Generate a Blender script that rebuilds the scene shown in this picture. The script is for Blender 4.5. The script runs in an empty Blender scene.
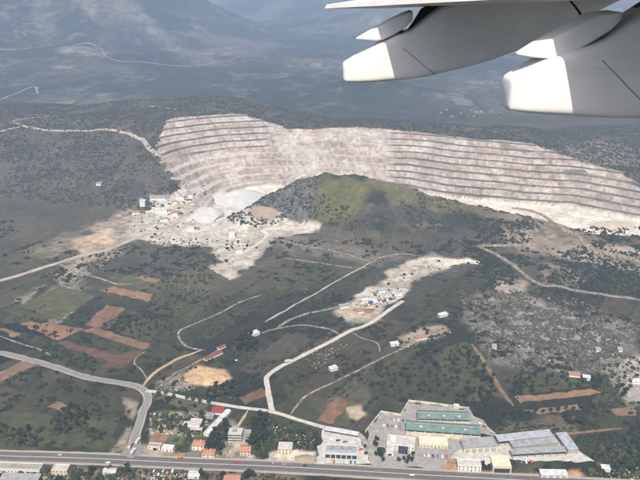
import bpy, bmesh, math, random
import numpy as np
from mathutils import Vector

random.seed(7)
rng = np.random.default_rng(11)
scene = bpy.context.scene
C = scene.collection

# ------------------------------------------------------------------ camera, sky, sun, exposure
CAM_Z = 450.0
PITCH = math.radians(21.5)          # below the horizontal
FPX = 686.2                         # focal length in pixels of the 640 wide photograph
cam_d = bpy.data.cameras.new('camera')
cam = bpy.data.objects.new('camera', cam_d); C.objects.link(cam)
cam.location = (0, 0, CAM_Z)
cam.rotation_euler = (math.radians(90) - PITCH, 0, 0)
cam_d.sensor_width = 36.0
cam_d.lens = FPX / 640.0 * 36.0
cam_d.clip_start = 0.1
cam_d.clip_end = 60000
scene.camera = cam

SUN = Vector((-0.03, -0.68, 1.0)).normalized()     # towards the sun
world = bpy.data.worlds.new('World'); scene.world = world
world.use_nodes = True
wn = world.node_tree.nodes; wl = world.node_tree.links
sky = wn.new('ShaderNodeTexSky'); sky.sky_type = 'NISHITA'; sky.sun_disc = False
sky.sun_elevation = math.asin(SUN.z)
sky.sun_rotation = math.atan2(SUN.x, SUN.y)
sky.altitude = 400; sky.dust_density = 6.0; sky.air_density = 0.6
wl.new(sky.outputs[0], wn['Background'].inputs[0])
wn['Background'].inputs[1].default_value = 0.10
sun_d = bpy.data.lights.new('sun', 'SUN'); sun_d.energy = 4.0; sun_d.angle = math.radians(0.6)
sun_d.color = (1.0, 0.935, 0.84)
sun = bpy.data.objects.new('sun', sun_d); C.objects.link(sun)
sun.location = (0, 0, 900)
sun.rotation_euler = SUN.to_track_quat('Z', 'Y').to_euler()
vs = scene.view_settings
vs.view_transform = 'Standard'; vs.look = 'None'; vs.exposure = 0.5; vs.gamma = 1.0; vs.use_curve_mapping = False
scene.cycles.max_bounces = 5
scene.cycles.diffuse_bounces = 2
scene.cycles.volume_bounces = 1
scene.cycles.use_denoising = True

# ------------------------------------------------------------------ small maths
SP, CP = math.sin(PITCH), math.cos(PITCH)
def ray(px, py):
    a, b = (px - 320.0) / FPX, (240.0 - py) / FPX
    return np.array([a, CP + b * SP, -SP + b * CP])
def at_y(px, py, Y):
    d = ray(px, py); return Vector((d[0] / d[1] * Y, Y, CAM_Z + d[2] / d[1] * Y))
def at_z(px, py, z=0.0):
    d = ray(px, py); t = (z - CAM_Z) / d[2]; return np.array([d[0] * t, d[1] * t])
def sstep(a, b, x):
    t = np.clip((x - a) / (b - a), 0, 1); return t * t * (3 - 2 * t)
def hash2(ix, iy, seed):
    h = (ix.astype(np.int64) * 374761393 + iy.astype(np.int64) * 668265263 + seed * 974634777) & 0xFFFFFFFF
    h = ((h ^ (h >> 13)) * 1274126177) & 0xFFFFFFFF
    h = h ^ (h >> 16)
    return (h & 0xFFFFFF) / float(0xFFFFFF)
def vnoise(x, y, seed=0):
    x, y = np.asarray(x, float), np.asarray(y, float)
    ix, iy = np.floor(x), np.floor(y)
    fx, fy = x - ix, y - iy
    fx = fx * fx * (3 - 2 * fx); fy = fy * fy * (3 - 2 * fy)
    a, b = hash2(ix, iy, seed), hash2(ix + 1, iy, seed)
    c, d = hash2(ix, iy + 1, seed), hash2(ix + 1, iy + 1, seed)
    return (a * (1 - fx) + b * fx) * (1 - fy) + (c * (1 - fx) + d * fx) * fy
def fbm(x, y, seed=0, octv=4):
    s, a, t = 0.0, 1.0, 0.0
    for k in range(octv):
        s = s + a * vnoise(x * 2 ** k + 17.3 * k, y * 2 ** k - 9.1 * k, seed + k); t += a; a *= 0.5
    return s / t
def sdf_poly(X, Y, poly):
    poly = [np.asarray(p, float)[:2] for p in poly]
    d = np.full(X.shape, 1e18); s = np.ones(X.shape)
    n = len(poly)
    for i in range(n):
        a, b = poly[i], poly[i - 1]
        ex, ey = b - a
        wx, wy = X - a[0], Y - a[1]
        t = np.clip((wx * ex + wy * ey) / (ex * ex + ey * ey), 0, 1)
        d = np.minimum(d, (wx - ex * t) ** 2 + (wy - ey * t) ** 2)
        c1, c2, c3 = Y >= a[1], Y < b[1], ex * wy > ey * wx
        flip = (c1 & c2 & c3) | (~c1 & ~c2 & ~c3)
        s = np.where(flip, -s, s)
    return s * np.sqrt(d)
def dist_line(X, Y, pts):
    """distance to a polyline and the interpolated third value"""
    best = np.full(X.shape, 1e18); val = np.zeros(X.shape)
    for a, b in zip(pts[:-1], pts[1:]):
        ex, ey = b[0] - a[0], b[1] - a[1]
        wx, wy = X - a[0], Y - a[1]
        t = np.clip((wx * ex + wy * ey) / (ex * ex + ey * ey), 0, 1)
        dd = (wx - ex * t) ** 2 + (wy - ey * t) ** 2
        m = dd < best
        best = np.where(m, dd, best); val = np.where(m, a[2] + (b[2] - a[2]) * t, val)
    return np.sqrt(best), val

# ------------------------------------------------------------------ terrain
FLOOR = 12.0
BENCH = 9.6
pit_poly = [at_z(*p, FLOOR) for p in [(209, 213), (217, 202), (232, 193), (252, 189), (278, 187), (330, 187), (400, 190), (440, 197), (520, 205.5),
            (570, 209), (640, 222), (780, 245), (780, 275), (600, 258), (450, 240), (320, 240), (212, 236)]]
crest_px = [(250, 208, 1215), (278, 190, 1265), (302, 179, 1280), (325, 173, 1285), (350, 176, 1278), (375, 181, 1268), (400, 186, 1255),
            (430, 196, 1240), (480, 208, 1215), (540, 222, 1180), (600, 240, 1105), (680, 262, 1010)]
crest = [tuple(at_y(*p)) for p in crest_px]

def natural(X, Y):
    plain = 2.0 + 6.0 * sstep(700, 1350, Y) + (0.25 + 1.4 * sstep(620, 1000, Y)) * (fbm(X / 110, Y / 110, 3, 3) - 0.5)
    foot = np.interp(X, [-1500, -700, -420, -350, -260, 100, 400, 600, 900], [1330, 1290, 1245, 1190, 1160, 1180, 1140, 1080, 1020])
    wid = np.interp(X, [-700, -420, -340, -200, 100, 500, 900], [520, 470, 430, 400, 330, 260, 260])
    ztop = np.interp(X, [-3000, -1500, -700, -420, -330, -180, -80, 166, 458, 572, 633, 900, 1500, 4000],
                     [60, 76, 86, 114, 125, 120, 98, 104, 100, 76, 66, 62, 48, 30])
    f2 = foot + 70 * (fbm(X / 220, Y / 220, 21, 3) - 0.5)
    r = sstep(0, 1, (Y - f2) / wid)
    bs = np.interp(X, [-500, -150, 50, 400, 800], [1920, 1860, 1690, 1620, 1700])
    back = 1 - sstep(0, np.interp(X, [-500, 0, 800], [480, 380, 420]), Y - bs + 120 * (fbm(X / 300, Y / 300, 5, 2) - 0.5))
    z = plain + (ztop - plain) * r * back
    z = z + r * back * 16 * (fbm(X / 140, Y / 140, 31, 4) - 0.5)
    # far plain, foothills and mountains
    far = sstep(2200, 3200, Y)
    z = z + far * (22 * fbm(X / 700, Y / 700, 41, 4) + np.maximum(0, Y - 2600) * 0.012)
    def mount(cx, cy, rx, ry, h, seed, rot=0.0):
        c, s = math.cos(rot), math.sin(rot)
        u, v = ((X - cx) * c + (Y - cy) * s) / rx, (-(X - cx) * s + (Y - cy) * c) / ry
        w = 0.28 * (fbm(X / 900, Y / 900, seed, 4) - 0.5)
        rr = np.sqrt(u * u + v * v) + w
        ridg = 1 - np.abs(2 * fbm(X / 800, Y / 800, seed + 9, 5) - 1)
        p = np.clip(1 - rr, 0, 1)
        return h * (p ** 1.15) * (0.45 + 0.75 * ridg)
    z = z + mount(-1950, 4850, 1620, 1500, 760, 61, 0.2) + mount(-1250, 3450, 800, 520, 80, 68)
    z = z + mount(1000, 5600, 1500, 700, 190, 72, 0.25) + mount(2400, 5000, 1700, 900, 260, 73, -0.2) + mount(-250, 6600, 1300, 700, 210, 74, -0.3)
    z = z + mount(-4300, 4300, 2300, 1900, 620, 62)
    z = z + mount(3400, 8600, 4200, 2600, 640, 63, -0.2)
    z = z + mount(800, 8400, 2600, 1700, 330, 67, 0.3)
    z = z + mount(-1200, 13000, 5200, 3000, 900, 64)
    z = z + mount(7200, 7000, 3800, 3500, 800, 65)
    z = z + mount(-8500, 8000, 5000, 5000, 900, 66)
    z = z + 62 * np.exp(-(((X - 200) / 230) ** 2 + ((Y - 2600) / 130) ** 2)) * (0.6 + 0.8 * fbm(X / 120, Y / 120, 70, 3))
    z = z + 900 * sstep(13500, 19500, np.sqrt(X * X + Y * Y)) * (0.75 + 0.5 * fbm(X / 1500, Y / 1500, 71, 4))
    # the quarry's own knoll in front of the pit
    d, cz = dist_line(X, Y, crest)
    near = np.where(Y < np.interp(X, [c[0] for c in crest], [c[1] for c in crest]), 1.0, 0.75)
    w = np.interp(X, [-180, -60, 40, 120, 300, 500], [70, 95, 150, 165, 110, 48]) * near
    d = d + 26 * (fbm(X / 60, Y / 60, 81, 4) - 0.5)
    k = np.clip(1 - (np.maximum(d, 0) / w), 0, 1)
    k = k * k * (3 - 2 * k) * 0.55 + k * 0.45
    knoll = np.maximum(cz - 8, 0) * k + k * 12 * (1 - np.abs(2 * fbm(X / 42, Y / 60, 83, 4) - 1) - 0.75)
    return z, knoll, r * back

def height(X, Y, full=False):
    z, knoll, ramp = natural(X, Y)
    loc = (np.abs(X) < 1600) & (Y > 900) & (Y < 2300)
    pit = np.full(X.shape, 1e9); tread = np.zeros(X.shape); dd = np.zeros(X.shape)
    if loc.any():
        x, y = X[loc], Y[loc]
        mid = sstep(-150, -90, x) * (1 - sstep(120, 175, x))       # the raw working face
        wob = (15 + 14 * mid) * (fbm(x / 75, y / 75, 91, 4) - 0.5) + (3.0 + 5 * mid) * (fbm(x / 14, y / 14, 95, 2) - 0.5)
        d = sdf_poly(x, y, pit_poly) + wob
        slope = np.interp(x, [-500, -150, -60, 60, 170, 700], [0.37, 0.38, 0.40, 0.47, 0.50, 0.50])
        e = np.maximum(d, 0) * slope
        # ramped apron under the left benches
        q = e / BENCH
        n = np.floor(q); fr = q - n
        rf = 0.30 + 0.14 * mid
        rise = sstep(0.0, 1.0, fr / rf) * 0.93 + 0.07 * fr
        p = FLOOR + BENCH * (n + rise) + 1.0 * (fbm(x / 22, y / 22, 97, 3) - 0.5)
        p = np.where(d <= 0, FLOOR + 1.2 * (fbm(x / 60, y / 60, 99, 3) - 0.5), p)
        pit[loc] = p
        tread[loc] = np.where(d > 0, sstep(rf * 1.0, rf * 1.25, fr) * (1 - 0.9 * sstep(0.82, 0.95, fr)), 0)
        dd[loc] = d
    inpit = pit < z
    out = np.where(inpit, pit, z)
    out = np.maximum(out, np.where(knoll > 0.05, 8 + knoll, -1e9))
    if full:
        return out, inpit & (out > pit - 0.01) & (out < pit + 0.01), tread, dd, knoll, ramp
    return out

def axis(a, b, step, lo, hi, g=1.055):
    mid = np.arange(a, b + 0.01, step)
    up = [b]; s = step
    while up[-1] < hi: s *= g; up.append(up[-1] + s)
    dn = [a]; s = step
    while dn[-1] > lo: s *= g; dn.append(dn[-1] - s)
    return np.concatenate([dn[:0:-1], mid, up[1:]])
gx = axis(-680, 740, 2.5, -20000, 20000, 1.035)
gy = np.concatenate([axis(490, 1780, 2.5, -6000, 1781, 1.09)[:-1], axis(1780, 1790, 2.6, 1779, 21000, 1.018)[1:]])
GX, GY = np.meshgrid(gx, gy)
GZ, INPIT, TREAD, PITD, KNOLL, RAMP = height(GX, GY, True)

def Hg(x, y):
    x, y = np.asarray(x, float), np.asarray(y, float)
    i = np.clip(np.searchsorted(gx, x) - 1, 0, len(gx) - 2); j = np.clip(np.searchsorted(gy, y) - 1, 0, len(gy) - 2)
    u = (x - gx[i]) / (gx[i + 1] - gx[i]); v = (y - gy[j]) / (gy[j + 1] - gy[j])
    return (GZ[j, i] * (1 - u) + GZ[j, i + 1] * u) * (1 - v) + (GZ[j + 1, i] * (1 - u) + GZ[j + 1, i + 1] * u) * v
TS = np.concatenate([np.arange(420, 2600, 6.0), np.geomspace(2600, 20000, 260)])
def G(px, py):
    """the ground point seen at a pixel of the photograph"""
    d = ray(px, py); d = d / d[1]
    zz = CAM_Z + d[2] * TS; hh = Hg(d[0] * TS, TS)
    k = np.argmax(zz < hh)
    if k == 0: k = len(TS) - 1
    a, b = TS[k - 1], TS[k]
    f1, f2 = zz[k - 1] - hh[k - 1], zz[k] - hh[k]
    t = a + (b - a) * f1 / max(f1 - f2, 1e-6)
    return np.array([d[0] * t, t])
def GP(pts): return [G(*p) for p in pts]
def P3(xy, off=0.0): return Vector((xy[0], xy[1], float(Hg(xy[0], xy[1])) + off))

# ------------------------------------------------------------------ land cover (the ground's own colours)
def mixc(col, c, w):
    w = np.clip(w, 0, 1)[..., None]
    return col * (1 - w) + np.array(c)[None, None, :] * w if np.ndim(c) == 1 else col * (1 - w) + c * w
n_big = fbm(GX / 170, GY / 170, 201, 4); n_mid = fbm(GX / 38, GY / 38, 211, 4); n_sm = fbm(GX / 9, GY / 9, 221, 3)
col = np.zeros(GX.shape + (3,)) + np.array([0.046, 0.050, 0.020])
col = mixc(col, [0.066, 0.058, 0.032], sstep(0.42, 0.62, n_big))
col = mixc(col, [0.030, 0.036, 0.016], sstep(0.48, 0.64, n_mid))
# farm parcels: a jittered lattice of plots
ang = math.radians(58)
u = (GX * math.cos(ang) + GY * math.sin(ang)) / 110; v = (-GX * math.sin(ang) + GY * math.cos(ang)) / 42
u = u + 0.5 * (np.floor(v) % 2) + 0.06 * (n_mid - 0.5); v = v + 0.05 * (n_mid - 0.5)
h1 = hash2(np.floor(u), np.floor(v), 5); h2 = hash2(np.floor(u), np.floor(v), 6)
plainm = (1 - sstep(1130, 1230, GY))
col = col * (1 + plainm[..., None] * ((h1 - 0.5) * 1.0)[..., None])
col = mixc(col, [0.088, 0.070, 0.040], plainm * sstep(0.70, 0.74, h2) * 0.75)
fur = 0.5 + 0.5 * np.sin(v * 42 / 6.0 * 2 * np.pi)
col = col * (1 + (plainm * sstep(0.45, 0.5, hash2(np.floor(u), np.floor(v), 8)) * (fur - 0.5) * 0.35)[..., None])
edge = np.minimum(np.minimum(u - np.floor(u), 1 - (u - np.floor(u))) * 110, np.minimum(v - np.floor(v), 1 - (v - np.floor(v))) * 42)
col = mixc(col, [0.022, 0.028, 0.012], plainm * (1 - sstep(0.5, 3.5, edge)) * 0.7 * sstep(0.4, 0.6, n_mid))
# dusty mid plain
col = mixc(col, [0.125, 0.108, 0.070], sstep(780, 1120, GY) * 0.6 * (0.6 + 0.8 * n_mid))
# hillside scrub ground
col = mixc(col, [0.125, 0.112, 0.088], sstep(0.02, 0.2, RAMP) * (0.45 + 0.75 * n_mid))
col = mixc(col, [0.058, 0.058, 0.038], sstep(0.02, 0.2, RAMP) * sstep(0.5, 0.62, n_mid) * 0.7)
# far country
farm = sstep(1950, 2500, GY)
f_a = fbm(GX / 420, GY / 420, 231, 5); f_b = fbm(GX / 130, GY / 130, 241, 4)
fc = np.zeros_like(col) + np.array([0.046, 0.054, 0.036])
fc = mixc(fc, [0.135, 0.125, 0.088], sstep(0.45, 0.62, f_a))
fc = mixc(fc, [0.030, 0.040, 0.026], sstep(0.52, 0.66, f_b) * 0.8)
fc = mixc(fc, [0.32, 0.28, 0.22], sstep(0.62, 0.70, f_b) * sstep(0.45, 0.6, f_a) * 0.8)
fc = mixc(fc, [0.016, 0.024, 0.014], np.exp(-(((GX - 190) / 330) ** 2 + ((GY - 2640) / 230) ** 2)) * 1.1)
col = mixc(col, fc, farm)
# knoll
kn = sstep(2, 14, KNOLL) * (~INPIT)
kc = np.zeros_like(col) + np.array([0.068, 0.064, 0.038])
kc = mixc(kc, [0.032, 0.038, 0.018], sstep(0.46, 0.6, n_mid))
kc = mixc(kc, [0.22, 0.18, 0.135], sstep(0.54, 0.68, fbm(GX / 24 + 7, GY / 24, 251, 5)) * 0.45)
cd_, _c = dist_line(GX, GY, crest[5:])
kc = mixc(kc, [0.27, 0.215, 0.16], (1 - sstep(8, 26, cd_ + 26 * (n_mid - 0.5))) * 0.85)
gp = [at_y(*p) for p in [(308, 190, 1230), (330, 178, 1270), (372, 184, 1262), (372, 205, 1225), (348, 224, 1180), (318, 222, 1180), (305, 205, 1200)]]
kc = mixc(kc, [0.150, 0.140, 0.040], (0.65 + 0.6 * n_sm) * (1 - sstep(-10, 14, sdf_poly(GX, GY, [np.array(p)[:2] for p in gp]) + 30 * (n_mid - 0.5))) * 0.9)
gp = [at_y(*p) for p in [(372, 184, 1262), (430, 196, 1240), (500, 213, 1200), (460, 218, 1190), (400, 206, 1220), (372, 200, 1230)]]
kc = mixc(kc, [0.125, 0.118, 0.040], (1 - sstep(-6, 12, sdf_poly(GX, GY, [np.array(p)[:2] for p in gp]) + 24 * (n_mid - 0.5))) * 0.8)
rk = (1 - sstep(0.0, 30.0, GX + 25 + 50 * (n_mid - 0.5)))
kc = mixc(kc, np.zeros_like(col) + np.array([0.15, 0.14, 0.12]) * (0.55 + 0.9 * n_sm[..., None]), rk)
col = mixc(col, kc, kn)
col *= (0.70 - 0.05 * sstep(1900, 2600, GY))[..., None]
# quarry rock
band = fbm(GX / 60, GZ / 5.0, 261, 4); strk = fbm((GX + GY * 0.4) / 7.0, GZ / 26, 271, 4); blot = fbm(GX / 55, GY / 55 + GZ / 30, 281, 4)
rock = np.zeros_like(col) + np.array([0.305, 0.25, 0.212])
rock = mixc(rock, [0.385, 0.345, 0.30], sstep(0.42, 0.58, band))
rock = mixc(rock, [0.29, 0.215, 0.175], sstep(0.50, 0.64, blot) * 0.55)
rock = mixc(rock, [0.20, 0.165, 0.145], sstep(0.52, 0.68, strk) * 0.6)
rock = mixc(rock, [0.44, 0.41, 0.365], sstep(0.56, 0.72, fbm(GX / 20, GZ / 9, 291, 3)) * 0.6)
midf = sstep(-135, -95, GX + 20 * (n_mid - 0.5)) * (1 - sstep(120, 165, GX + 40 * (n_mid - 0.5)))
low_left = (1 - sstep(-120, -80, GX)) * (1 - sstep(62, 72, GZ + 16 * (n_mid - 0.5)))
veg = TREAD * (1 - 0.93 * np.maximum(midf, low_left))
rock = mixc(rock, np.zeros_like(col) + np.array([0.085, 0.078, 0.056]) * (0.5 + 1.1 * n_mid[..., None]), veg * (0.75 + 0.25 * sstep(0.35, 0.5, n_mid)))
rock = mixc(rock, [0.47, 0.425, 0.37], TREAD * np.maximum(midf, low_left) * 0.7)
floorm = (PITD < 3)
rock = mixc(rock, np.zeros_like(col) + np.array([0.52, 0.47, 0.395]) * (0.72 + 0.56 * n_mid[..., None]), floorm.astype(float))
col = mixc(col, rock, INPIT.astype(float))
# dust, bare earth, worked ground: outlines with ragged borders
def patch(px, c, w=1.0, soft=8.0, rag=26.0, streak=0.5):
    pl = np.array(GP(px)); mg = soft + rag * 1.1
    i0, i1 = np.searchsorted(gx, [pl[:, 0].min() - mg, pl[:, 0].max() + mg]); j0, j1 = np.searchsorted(gy, [pl[:, 1].min() - mg, pl[:, 1].max() + mg])
    S = (slice(j0, j1), slice(i0, i1)); nm, ns = n_mid[S], n_sm[S]
    d = sdf_poly(GX[S], GY[S], pl) + rag * (nm - 0.5) * 1.6 + rag * 0.7 * (ns - 0.5)
    m = (1 - sstep(-soft, soft, d)) * w * (1 - streak + streak * sstep(0.35, 0.55, ns * 0.5 + nm * 0.5)) * (~INPIT[S] | (PITD[S] < 4))
    col[S] = mixc(col[S], np.zeros_like(col[S]) + np.array(c) * (0.8 + 0.4 * ns[..., None]), m)
DUST = [0.43, 0.39, 0.33]
patch([(138, 212), (150, 202), (190, 186), (215, 190), (255, 206), (324, 222), (320, 233), (274, 238), (250, 264), (224, 264), (214, 248), (165, 243), (126, 236)], DUST, 1.0, 5, 24, 0.25)
patch([(205, 268), (222, 262), (245, 262), (232, 276), (212, 288)], DUST, 0.8, 4, 30, 0.5)
patch([(90, 222), (140, 205), (165, 212), (140, 236), (105, 258), (62, 282), (48, 275), (80, 250)], [0.36, 0.30, 0.235], 0.8, 12, 50, 0.6)
patch([(70, 240), (110, 228), (118, 240), (80, 254)], [0.50, 0.37, 0.24], 0.85, 6, 24, 0.4)
patch([(40, 295), (70, 280), (92, 292), (70, 318), (45, 318)], [0.30, 0.26, 0.21], 0.6, 8, 50, 0.8)
patch([(14, 312), (18, 300), (36, 288), (46, 284), (36, 296), (24, 310)], [0.30, 0.265, 0.21], 0.7, 4, 24, 0.6)
patch([(56, 306), (64, 292), (84, 290), (92, 300), (78, 310), (60, 322)], [0.33, 0.285, 0.22], 0.75, 4, 34, 0.6)
patch([(208, 285), (214, 275), (235, 270), (238, 276), (216, 290)], [0.46, 0.43, 0.36], 0.8, 5, 22, 0.5)
patch([(356, 296), (372, 288), (405, 290), (392, 303), (372, 310), (352, 306)], [0.56, 0.54, 0.50], 1.0, 4, 12, 0.25)
patch([(330, 312), (356, 298), (385, 306), (372, 322), (345, 322)], [0.36, 0.29, 0.215], 0.9, 5, 16, 0.4)
patch([(342, 320), (362, 298), (395, 276), (420, 262), (432, 268), (402, 292), (374, 316), (352, 328)], [0.36, 0.31, 0.25], 0.75, 4, 22, 0.6)
patch([(382, 272), (410, 258), (452, 256), (475, 262), (460, 268), (420, 276), (392, 288)], [0.44, 0.385, 0.31], 0.85, 6, 26, 0.45)
patch([(420, 258), (470, 258), (478, 263), (440, 268)], [0.58, 0.53, 0.45], 0.9, 5, 12, 0.3)
patch([(398, 338), (420, 326), (445, 324), (452, 330), (425, 340), (402, 348)], [0.32, 0.265, 0.205], 0.8, 5, 20, 0.5)
patch([(186, 376), (198, 367), (224, 370), (230, 378), (215, 386), (190, 384)], [0.50, 0.33, 0.19], 1.0, 3, 8, 0.2)
patch([(150, 382), (184, 372), (196, 384), (175, 390)], [0.33, 0.29, 0.235], 0.6, 3, 20, 0.8)
patch([(346, 408), (360, 406), (367, 414), (358, 420), (349, 416)], [0.40, 0.31, 0.21], 0.9, 2, 8, 0.3)
patch([(150, 412), (206, 410), (216, 432), (190, 436), (148, 436)], [0.33, 0.28, 0.21], 0.75, 3, 14, 0.7)
patch([(132, 444), (215, 450), (212, 461), (118, 456)], [0.36, 0.29, 0.21], 0.8, 3, 10, 0.5)
patch([(216, 450), (228, 422), (246, 432), (258, 462), (214, 462)], [0.40, 0.35, 0.27], 0.8, 3, 10, 0.5)
patch([(268, 452), (290, 448), (316, 452), (314, 466), (266, 462)], [0.47, 0.42, 0.34], 0.9, 3, 8, 0.35)
patch([(430, 466), (452, 456), (480, 470), (530, 474), (580, 468), (590, 486), (440, 480)], [0.42, 0.255, 0.14], 0.9, 2, 8, 0.35)
patch([(0, 462), (200, 470), (300, 474), (300, 500), (0, 500)], [0.14, 0.115, 0.082], 0.85, 3, 14, 0.6)
patch([(122, 398), (142, 402), (136, 425), (126, 448), (108, 456), (118, 440), (128, 420)], [0.34, 0.285, 0.215], 0.7, 3, 14, 0.6)
patch([(486, 286), (500, 276), (528, 282), (524, 292), (505, 298)], [0.36, 0.30, 0.235], 0.8, 5, 22, 0.5)
patch([(470, 300), (500, 284), (560, 305), (640, 330), (640, 362), (570, 372), (500, 360), (470, 325)], [0.235, 0.215, 0.19], 0.8, 14, 40, 0.55)
patch([(610, 372), (640, 358), (640, 402), (628, 400)], [0.42, 0.38, 0.33], 0.8, 4, 16, 0.5)
patch([(500, 228), (545, 230), (600, 247), (640, 251), (640, 275), (560, 262), (500, 245)], [0.29, 0.235, 0.185], 0.7, 10, 40, 0.6)
patch([(545, 262), (600, 275), (585, 290), (540, 285)], [0.29, 0.245, 0.19], 0.6, 6, 40, 0.7)
patch([(570, 240), (600, 246), (640, 249), (640, 255), (590, 252)], [0.30, 0.24, 0.19], 0.8, 5, 16, 0.5)
patch([(35, 248), (60, 236), (88, 232), (90, 244), (50, 258)], [0.24, 0.20, 0.15], 0.6, 8, 50, 0.7)
patch([(240, 235), (290, 230), (330, 240), (420, 258), (380, 268), (300, 252), (250, 246)], [0.17, 0.15, 0.12], 0.6, 12, 50, 0.7)

patch([(60, 50), (84, 45), (100, 48), (110, 60), (96, 56), (66, 53)], [0.34, 0.30, 0.25], 0.8, 30, 120, 0.6)
patch([(112, 8), (128, -4), (205, 52), (232, 66), (196, 66), (160, 46)], [0.16, 0.145, 0.12], 0.7, 60, 160, 0.75)
patch([(0, 0), (60, -20), (90, 18), (70, 46), (30, 30)], [0.016, 0.022, 0.014], 0.8, 100, 260, 0.5)
patch([(40, 44), (90, 14), (150, 44), (185, 62), (110, 58)], [0.016, 0.022, 0.014], 0.8, 80, 200, 0.4)
patch([(28, 2), (44, 0), (58, 30), (40, 34)], [0.18, 0.165, 0.14], 0.7, 40, 160, 0.7)
patch([(0, 76), (150, 84), (240, 88), (150, 98), (0, 92)], [0.025, 0.032, 0.02], 0.7, 60, 160, 0.5)
patch([(270, 92), (420, 92), (470, 112), (380, 122), (270, 116)], [0.022, 0.030, 0.018], 0.7, 40, 160, 0.4)
patch([(555, 150), (590, 140), (640, 150), (640, 172), (580, 168)], [0.26, 0.22, 0.175], 0.6, 15, 80, 0.7)
patch([(495, 418), (560, 415), (600, 440), (560, 432), (500, 436)], [0.105, 0.088, 0.056], 0.7, 4, 20, 0.4)
def new_mat(name, rough=0.9):
    m = bpy.data.materials.new(name); m.use_nodes = True
    b = m.node_tree.nodes['Principled BSDF']; b.inputs['Roughness'].default_value = rough
    b.inputs['Specular IOR Level'].default_value = 0.25
    return m, m.node_tree.nodes, m.node_tree.links, b
def noise_node(n, l, scale, detail=4, coord=None, rough=0.6):
    t = n.new('ShaderNodeTexNoise'); t.inputs['Scale'].default_value = scale; t.inputs['Detail'].default_value = detail
    t.inputs['Roughness'].default_value = rough
    if coord is not None: l.new(coord, t.inputs['Vector'])
    return t
def ramp(n, l, src, a, b, lo, hi):
    r = n.new('ShaderNodeMapRange'); l.new(src, r.inputs[0])
    r.inputs[1].default_value, r.inputs[2].default_value, r.inputs[3].default_value, r.inputs[4].default_value = a, b, lo, hi
    return r.outputs[0]
def mulcol(n, l, a, b):
    m = n.new('ShaderNodeMix'); m.data_type = 'RGBA'; m.blend_type = 'MULTIPLY'; m.inputs[0].default_value = 1.0
    for s, i in ((a, 6), (b, 7)):
        if isinstance(s, tuple): m.inputs[i].default_value = s
        else: l.new(s, m.inputs[i])
    return m.outputs[2]

m_ter, n, l, b = new_mat('ground_cover', 0.95)
at = n.new('ShaderNodeAttribute'); at.attribute_name = 'albedo'
geo = n.new('ShaderNodeNewGeometry')
t1 = noise_node(n, l, 0.55, 5, geo.outputs['Position'], 0.65)
t2 = noise_node(n, l, 0.11, 5, geo.outputs['Position'], 0.65)
t3 = noise_node(n, l, 0.012, 6, geo.outputs['Position'], 0.65)
c1 = mulcol(n, l, at.outputs['Color'], ramp(n, l, t1.outputs['Fac'], 0.3, 0.7, 0.62, 1.38))
c2 = mulcol(n, l, c1, ramp(n, l, t2.outputs['Fac'], 0.3, 0.7, 0.66, 1.34))
c3 = mulcol(n, l, c2, ramp(n, l, t3.outputs['Fac'], 0.3, 0.7, 0.8, 1.2))
w1 = noise_node(n, l, 0.0045, 8, geo.outputs['Position'], 0.68); w2 = noise_node(n, l, 0.028, 6, geo.outputs['Position'], 0.7)
pale = n.new('ShaderNodeMath'); pale.operation = 'MULTIPLY'; l.new(ramp(n, l, w1.outputs['Fac'], 0.50, 0.60, 0, 1), pale.inputs[0]); l.new(ramp(n, l, w2.outputs['Fac'], 0.44, 0.60, 0, 0.85), pale.inputs[1])
fm = n.new('ShaderNodeMath'); fm.operation = 'MULTIPLY'; l.new(pale.outputs[0], fm.inputs[0]); l.new(at.outputs['Alpha'], fm.inputs[1])
mx = n.new('ShaderNodeMix'); mx.data_type = 'RGBA'; l.new(fm.outputs[0], mx.inputs[0]); l.new(c3, mx.inputs[6]); mx.inputs[7].default_value = (0.14, 0.128, 0.10, 1)
dk = n.new('ShaderNodeMath'); dk.operation = 'MULTIPLY'; l.new(ramp(n, l, w2.outputs['Fac'], 0.50, 0.36, 0, 0.75), dk.inputs[0]); l.new(at.outputs['Alpha'], dk.inputs[1])
mx2 = n.new('ShaderNodeMix'); mx2.data_type = 'RGBA'; l.new(dk.outputs[0], mx2.inputs[0]); l.new(mx.outputs[2], mx2.inputs[6]); mx2.inputs[7].default_value = (0.022, 0.030, 0.018, 1)
l.new(mx2.outputs[2], b.inputs['Base Color'])
bp = n.new('ShaderNodeBump'); bp.inputs['Strength'].default_value = 0.6; bp.inputs['Distance'].default_value = 1.6
l.new(t2.outputs['Fac'], bp.inputs['Height']); l.new(bp.outputs[0], b.inputs['Normal'])

def grid_mesh(name, V, nu, nv, mat):
    me = bpy.data.meshes.new(name)
    idx = np.arange(nu * nv).reshape(nv, nu)
    F = np.stack([idx[:-1, :-1], idx[:-1, 1:], idx[1:, 1:], idx[1:, :-1]], -1).reshape(-1, 4)
    me.vertices.add(len(V)); me.vertices.foreach_set('co', V.astype(np.float32).ravel())
    me.loops.add(F.size); me.loops.foreach_set('vertex_index', F.ravel().astype(np.int32))
    me.polygons.add(len(F)); me.polygons.foreach_set('loop_start', np.arange(0, F.size, 4, dtype=np.int32))
    me.update(calc_edges=True)
    me.polygons.foreach_set('use_smooth', np.ones(len(F), dtype=bool))
    me.materials.append(mat)
    o = bpy.data.objects.new(name, me); C.objects.link(o)
    return o
def structure(o, kind='structure'):
    o['kind'] = kind; return o

ter = structure(grid_mesh('terrain', np.stack([GX, GY, GZ], -1).reshape(-1, 3), len(gx), len(gy), m_ter))
ca = ter.data.attributes.new('albedo', 'FLOAT_COLOR', 'POINT')
ca.data.foreach_set('color', np.concatenate([np.clip(col, 0.004, 0.8), farm[..., None]], -1).astype(np.float32).ravel())

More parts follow.
